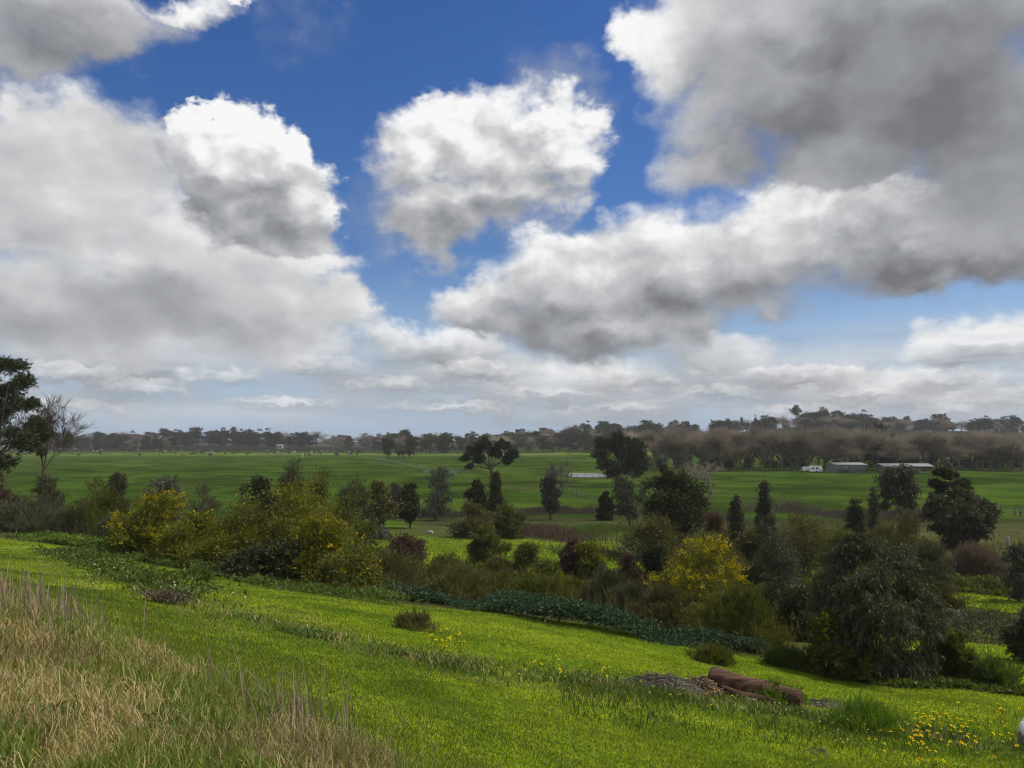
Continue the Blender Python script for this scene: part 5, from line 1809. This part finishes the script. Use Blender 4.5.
stick_heap('brush_pile', 'flat grey pile of sticks and grit left of the fallen log', 'brush pile', 668, 689, 1.45, 0.9, 0.20, 420, 4, STICK, 0.26, 0.006)
stick_heap('brush_pile', 'low brown pile of dead stems between the grey sticks and the log', 'brush pile', 702, 692, 0.7, 0.7, 0.20, 260, 5, rough_mat('brown sticks', (0.08, 0.05, 0.035), (0.17, 0.11, 0.07), 4, 0.9, 0.2), 0.25, 0.008)
stick_heap('gravel_heap', 'low grey gravel strip right of the fallen log', 'gravel heap', 838, 708, 1.3, 0.5, 0.12, 120, 6, STICK, 0.2, 0.006)
stick_heap('gravel_heap', 'small flat grey patch of gravel at the lower right of the mown grass', 'gravel heap', 818, 753, 0.35, 0.25, 0.03, 30, 7, STICK, 0.08, 0.004)


def boulder(name, label, px, py, w, h, seed, mat, squash=(1, 0.8), cat='stone', Y=None):
    p = hit(px, py)
    me = bpy.data.meshes.new(name)
    import bmesh
    bm = bmesh.new()
    bmesh.ops.create_icosphere(bm, subdivisions=4, radius=1.0)
    for v_ in bm.verts:
        c_ = np.array(v_.co)
        k = 1 + 0.55 * (float(fbm(c_[0] * 1.3 + seed, c_[1] * 1.3 + c_[2] * 0.9, 1.0, seed)) - 0.5)
        c_ = np.sign(c_) * np.abs(c_) ** 0.75 * k
        v_.co = (c_[0] * w / 2 * squash[0], c_[1] * w / 2 * squash[1], c_[2] * h * 0.62 + h * 0.4)
    bm.to_mesh(me)
    bm.free()
    o_ = add(name, me, mat)
    o_.location = p
    tag(o_, label, cat)
    return o_


boulder('stone', 'pale rounded stone at the left of the lit strip', 430, 534, 0.75, 0.32, 3, STONE)
boulder('stone', 'pale grey stone at the right end of the lit strip by the hollow', 623, 550, 0.8, 0.4, 6, STONE)
stn, b, out = new_mat('whitewashed block')
tco = b.node('ShaderNodeTexCoord')
sp_ = b.node('ShaderNodeSeparateXYZ')
b.put(sp_.inputs[0], tco.outputs['Object'])
nn = b.noise(tco.outputs['Object'], 9.0, 5.0, 0.6)
fz = b.maprange(b.m('ADD', sp_.outputs[2], b.m('MULTIPLY', b.m('SUBTRACT', nn, 0.5), 0.35)), 0.21, 0.29)
cc = b.mix(fz, (0.20, 0.14, 0.11, 1), (0.68, 0.67, 0.65, 1))
pr = b.node('ShaderNodeBsdfPrincipled')
b.put(pr.inputs['Base Color'], b.mix(1.0, cc, b.ramp(nn, [(0.3, (0.6, 0.6, 0.6)), (0.6, (1, 1, 1))]), 'MULTIPLY'))
pr.inputs['Roughness'].default_value = 0.9
b.put(out.inputs[0], pr.outputs[0])
boulder('stone_block', 'whitewashed stone block with a brown foot at the lower right edge', 1037, 748, 0.40, 0.44, 8, stn, (1.0, 1.1))
p = hit(769, 645)
root = empty('plastic_guard', p, 0.5)
tag(root, 'small white plastic scrap lying in the weeds left of the big eucalyptus bush', 'plastic scrap')
a = Acc()
a.tube([(-0.14, 0, 0.12), (-0.05, 0, 0.14), (0.05, 0.01, 0.13), (0.14, 0, 0.15)], [0.065, 0.07, 0.068, 0.062], 10, False)
add('sleeve', a.mesh('sleeve', True), WHITE, root)
a = Acc()
a.tube([(-0.05, 0.0, -0.1), (-0.05, 0.02, 0.12), (-0.03, 0.02, 0.26)], 0.012, 6)
add('stake', a.mesh('stake'), TIMBER, root)

# ------------------------------------------------------------------ cattle
def cow_mesh():
    pts = [(0, 0, 1.05), (0.55, 0, 1.08), (0.85, 0, 1.16), (1.1, 0, 1.02), (1.38, 0, 0.78), (-0.55, 0, 1.10), (-0.78, 0, 1.12), (-0.86, 0, 0.85), (-0.9, 0, 0.45)]
    rad = [0.38, 0.36, 0.24, 0.15, 0.09, 0.36, 0.20, 0.05, 0.04]
    edg = [(0, 1), (1, 2), (2, 3), (3, 4), (0, 5), (5, 6), (6, 7), (7, 8)]
    for (hx, src) in ((0.6, 1), (-0.58, 5)):
        for s in (-1, 1):
            i = len(pts)
            back = 0.10 if hx < 0 else 0.0
            pts += [(hx + 0.02, s * 0.22, 0.80), (hx - back, s * 0.22, 0.42), (hx + 0.0, s * 0.22, 0.02)]
            rad += [0.15, 0.075, 0.065]
            edg += [(src, i), (i, i + 1), (i + 1, i + 2)]
    for s in (-1, 1):
        i = len(pts)
        pts += [(1.08, s * 0.2, 1.1)]
        rad += [0.04]
        edg += [(3, i)]
    me = bpy.data.meshes.new('cow')
    me.from_pydata(pts, edg, [])
    o_ = bpy.data.objects.new('cow_skeleton', me)
    COL.objects.link(o_)
    sk = o_.modifiers.new('skin', 'SKIN')
    for i, r_ in enumerate(rad):
        me.skin_vertices[0].data[i].radius = (r_, r_)
    me.skin_vertices[0].data[0].use_root = True
    sb = o_.modifiers.new('sub', 'SUBSURF')
    sb.levels = sb.render_levels = 1
    dg = bpy.context.evaluated_depsgraph_get()
    res = bpy.data.meshes.new_from_object(o_.evaluated_get(dg))
    bpy.data.objects.remove(o_)
    return res


COWB = rough_mat('black hide', (0.012, 0.011, 0.010), (0.028, 0.025, 0.022), 1.5, 0.7, 0)
COWW = rough_mat('black and white hide', (0.02, 0.02, 0.02), (0.65, 0.63, 0.58), 1.1, 0.7, 0)
COWR = rough_mat('fawn hide', (0.20, 0.11, 0.06), (0.32, 0.20, 0.12), 1.5, 0.7, 0)
cows = {}
for key, mt in (('black', COWB), ('black and white', COWW), ('fawn', COWR)):
    m_ = cow_mesh()
    m_.materials.append(mt)
    cows[key] = m_
Rc = np.random.default_rng(31)
for i in range(86):
    px = 72 + 290 * Rc.random() ** 0.85
    Y = 500 + 190 * Rc.random()
    key = Rc.choice(['black', 'black', 'black', 'black and white', 'fawn'])
    x = at(px, HY, Y)[0]
    o = bpy.data.objects.new('cow', cows[key])
    COL.objects.link(o)
    o.location = (x, Y, gz(x, Y))
    o.rotation_euler = (0, 0, Rc.random() * 6.28)
    o.scale = (1.15,) * 3
    tag(o, '%s cow grazing in the herd on the left paddock' % key, 'cow', '%s cows of the herd' % key)

# ------------------------------------------------------------------ flowers
def flower_mesh(name, petal, heart, hgt, rad, seed):
    r = np.random.default_rng(seed)
    me = bpy.data.meshes.new(name)
    V, Fc, Mi = [], [], []
    top = np.array([r.normal() * 0.02, r.normal() * 0.02, hgt])
    for k in range(3):
        t_ = k * 2.094
        V.append((0.004 * math.cos(t_), 0.004 * math.sin(t_), -0.02))
        V.append((top[0] + 0.003 * math.cos(t_), top[1] + 0.003 * math.sin(t_), hgt))
    for k in range(3):
        n_ = (k + 1) % 3
        Fc.append((2 * k, 2 * n_, 2 * n_ + 1, 2 * k + 1))
        Mi.append(0)
    for k in range(9):
        t_ = k * 2 * math.pi / 9
        d_ = np.array([math.cos(t_), math.sin(t_), 0.25])
        s_ = np.array([-math.sin(t_), math.cos(t_), 0])
        i = len(V)
        V += [tuple(top + d_ * rad * 0.2), tuple(top + d_ * rad * 0.65 + s_ * rad * 0.3), tuple(top + d_ * rad), tuple(top + d_ * rad * 0.65 - s_ * rad * 0.3)]
        Fc.append((i, i + 1, i + 2, i + 3))
        Mi.append(1)
    i = len(V)
    for k in range(8):
        t_ = k * 2 * math.pi / 8
        V.append(tuple(top + np.array([math.cos(t_) * rad * 0.3, math.sin(t_) * rad * 0.3, 0.02])))
    V.append(tuple(top + np.array([0, 0, 0.035])))
    for k in range(8):
        Fc.append((i + k, i + (k + 1) % 8, i + 8))
        Mi.append(2)
    me.from_pydata([tuple(v_) for v_ in V], [], Fc)
    for m_ in (L_WEED, petal, heart):
        me.materials.append(m_)
    me.polygons.foreach_set('material_index', Mi)
    me.update()
    return me


PY = leaf_mat('yellow petals', (0.62, 0.48, 0.01), (0.75, 0.62, 0.02), 0.4, 0.0, 3, (1, 1, 1))
PW = leaf_mat('white petals', (0.60, 0.60, 0.52), (0.72, 0.72, 0.66), 0.4, 0.0, 3, (1, 1, 1))
PP = leaf_mat('pale yellow petals', (0.62, 0.58, 0.16), (0.72, 0.68, 0.25), 0.4, 0.0, 3, (1, 1, 1))
HEART = leaf_mat('flower hearts', (0.40, 0.22, 0.01), (0.5, 0.3, 0.02), 0.1, 0.0, 3, (1, 1, 1))
fm = {'yellow': [flower_mesh('yellow_daisy', PY, HEART, 0.14 + 0.06 * k, 0.027, k) for k in range(3)],
      'white': [flower_mesh('white_daisy', PW, HEART, 0.12 + 0.06 * k, 0.018, k + 5) for k in range(3)],
      'pale yellow': [flower_mesh('pale_yellow_daisy', PP, HEART, 0.24 + 0.10 * k, 0.020, k + 9) for k in range(3)]}
Rf = np.random.default_rng(44)
for (x0, x1, y0, y1, n, colr, where, sc) in [
        (880, 1024, 708, 768, 170, 'yellow', 'in the weedy patch at the lower right corner', 1.0), (424, 474, 636, 664, 26, 'yellow', 'by the brownish tuft near the middle', 1.1),
        (500, 640, 662, 692, 36, 'yellow', 'in the fence line weeds left of the fallen log', 0.9), (640, 770, 690, 712, 22, 'yellow', 'in front of the fallen log', 0.8),
        (958, 1012, 654, 682, 44, 'pale yellow', 'above the dark leafy clump at right', 1.2), (150, 215, 582, 604, 34, 'white', 'around the flecked clump at left', 1.1),
        (70, 160, 552, 592, 50, 'white', 'in the weeds along the upper left path', 1.3), (215, 290, 586, 628, 26, 'white', 'scattered on the grass below the left wattles', 1.0),
        (735, 800, 696, 722, 26, 'white', 'in the fresh green mound before the log', 0.8), (800, 900, 722, 764, 26, 'pale yellow', 'among the grass left of the corner patch', 0.7)]:
    for i in range(n):
        px = (x0 + x1) / 2 + (x1 - x0) / 2 * np.clip(Rf.normal() * 0.5, -1, 1)
        py = (y0 + y1) / 2 + (y1 - y0) / 2 * np.clip(Rf.normal() * 0.5, -1, 1)
        p = hit(px, py)
        o = bpy.data.objects.new('%s_daisy' % colr.replace(' ', '_'), fm[colr][Rf.integers(3)])
        COL.objects.link(o)
        o.location = p
        s_ = sc * (0.75 + 0.5 * Rf.random())
        o.scale = (s_, s_, s_)
        o.rotation_euler = (Rf.normal() * 0.35, Rf.normal() * 0.35, Rf.random() * 6.28)
        tag(o, '%s daisy %s' % (colr, where), 'flower', '%s daisies %s' % (colr, where))

# broad dock leaves in the straw
for (px, py, n, ln, lab) in [(72, 640, 6, 0.09, 'small dock plant with upright dark leaves at the crest of the dry bank'), (52, 722, 6, 0.10, 'dark green dock plant low in the straw at left'),
                             (152, 728, 5, 0.08, 'dock plant with one curled leaf right of the low dark one')]:
    p = hit(px, py)
    r = np.random.default_rng(px)
    root = empty('dock_plant', p)
    tag(root, lab, 'plant')
    for k in range(n):
        az_ = r.random() * 6.28
        d_ = unit(np.array([math.cos(az_) * 0.6, math.sin(az_) * 0.6, 0.8]))
        s_ = unit(np.cross(d_, [0, 0, 1.0]))
        L_ = ln * (0.8 + 0.5 * r.random())
        t_ = np.linspace(0, 1, 7)
        wv_ = 0.24 * L_ * np.sin(np.pi * np.clip(t_, 0.04, 0.97)) ** 0.7
        cen = d_[None] * (t_ * L_)[:, None] + np.array([0, 0, -1.0])[None] * (t_ ** 2 * L_ * 0.3)[:, None] + np.array([0, 0, 0.05])
        V = np.vstack([cen - s_ * wv_[:, None], cen + np.array([0, 0, -0.008]), cen + s_ * wv_[:, None]])
        q_ = [(i + 7 * j, i + 1 + 7 * j, i + 8 + 7 * j, i + 7 + 7 * j) for j in range(2) for i in range(6)]
        add('leaf', mesh_from('leaf', V, q_, None, True, {'tint': np.full(len(V), r.random())}), leaf_mat('dock leaves', (0.03, 0.070, 0.014), (0.06, 0.12, 0.022), 0.3, 0.01), root)


# ------------------------------------------------------------------ unseen clouds added above the frame to shade the paddocks
def add_shade_cloud(cx, cy, rx, ry, seed, h=1500.0, thick=170.0):
    """an added cumulus whose shadow falls round (cx, cy); it hangs towards the sun"""
    k = (h - 0.0) / math.tan(SUN_EL)
    off = np.array([math.sin(SUN_AZ), math.cos(SUN_AZ)]) * k
    n, m_ = 120, 40
    th = np.linspace(0, 2 * math.pi, n, endpoint=False)
    ph = np.linspace(-math.pi / 2, math.pi / 2, m_)
    T, Pp = np.meshgrid(th, ph)
    X, Yc, Zc = np.cos(T) * np.cos(Pp), np.sin(T) * np.cos(Pp), np.sin(Pp)
    lump = 0.84 + 0.32 * fbm(X * 2.2 + Zc + 7, Yc * 2.2 - Zc + 7, 1.0, seed, 5)
    V = np.c_[(X * rx * lump).ravel(), (Yc * ry * lump).ravel(), (np.where(Zc > 0, Zc, Zc * 0.35) * thick * lump).ravel()]
    i = np.arange(n * m_).reshape(m_, n)
    q_ = np.stack([i[:-1], np.roll(i[:-1], -1, 1), np.roll(i[1:], -1, 1), i[1:]], -1).reshape(-1, 4)
    o_ = add('shade_cloud', mesh_from('shade_cloud', V, q_, None, True), CLOUDM)
    o_.location = (cx + off[0], cy + off[1], h)
    tag(o_, kind='structure')
    return o_


CLOUDM, b, out = new_mat('thin cloud')             # lets about a third of the sun through
dd = b.node('ShaderNodeBsdfDiffuse')
dd.inputs[0].default_value = (0.9, 0.9, 0.9, 1)
tl = b.node('ShaderNodeBsdfTranslucent')
tl.inputs[0].default_value = (0.9, 0.9, 0.9, 1)
tp = b.node('ShaderNodeBsdfTransparent')
m1, m2 = b.node('ShaderNodeMixShader'), b.node('ShaderNodeMixShader')
m1.inputs[0].default_value = 0.5
b.put(m1.inputs[1], dd.outputs[0])
b.put(m1.inputs[2], tl.outputs[0])
m2.inputs[0].default_value = 0.52
b.put(m2.inputs[1], m1.outputs[0])
b.put(m2.inputs[2], tp.outputs[0])
b.put(out.inputs[0], m2.outputs[0])
add_shade_cloud(-60, 318, 560, 222, 3)
add_shade_cloud(100, 880, 640, 270, 5, 1560.0)

# ------------------------------------------------------------------ air
hz, b, out = new_mat('air')
pv = b.node('ShaderNodeVolumePrincipled')
pv.inputs['Color'].default_value = (1.0, 0.985, 0.96, 1)
pv.inputs['Density'].default_value = 0.00016
pv.inputs['Anisotropy'].default_value = 0.0
b.put(out.inputs['Volume'], pv.outputs[0])
a = Acc()
a.box((0, 600, 20), (2900, 1500, 70))
o = add('haze', a.mesh('haze'), hz)
tag(o, kind='stuff')
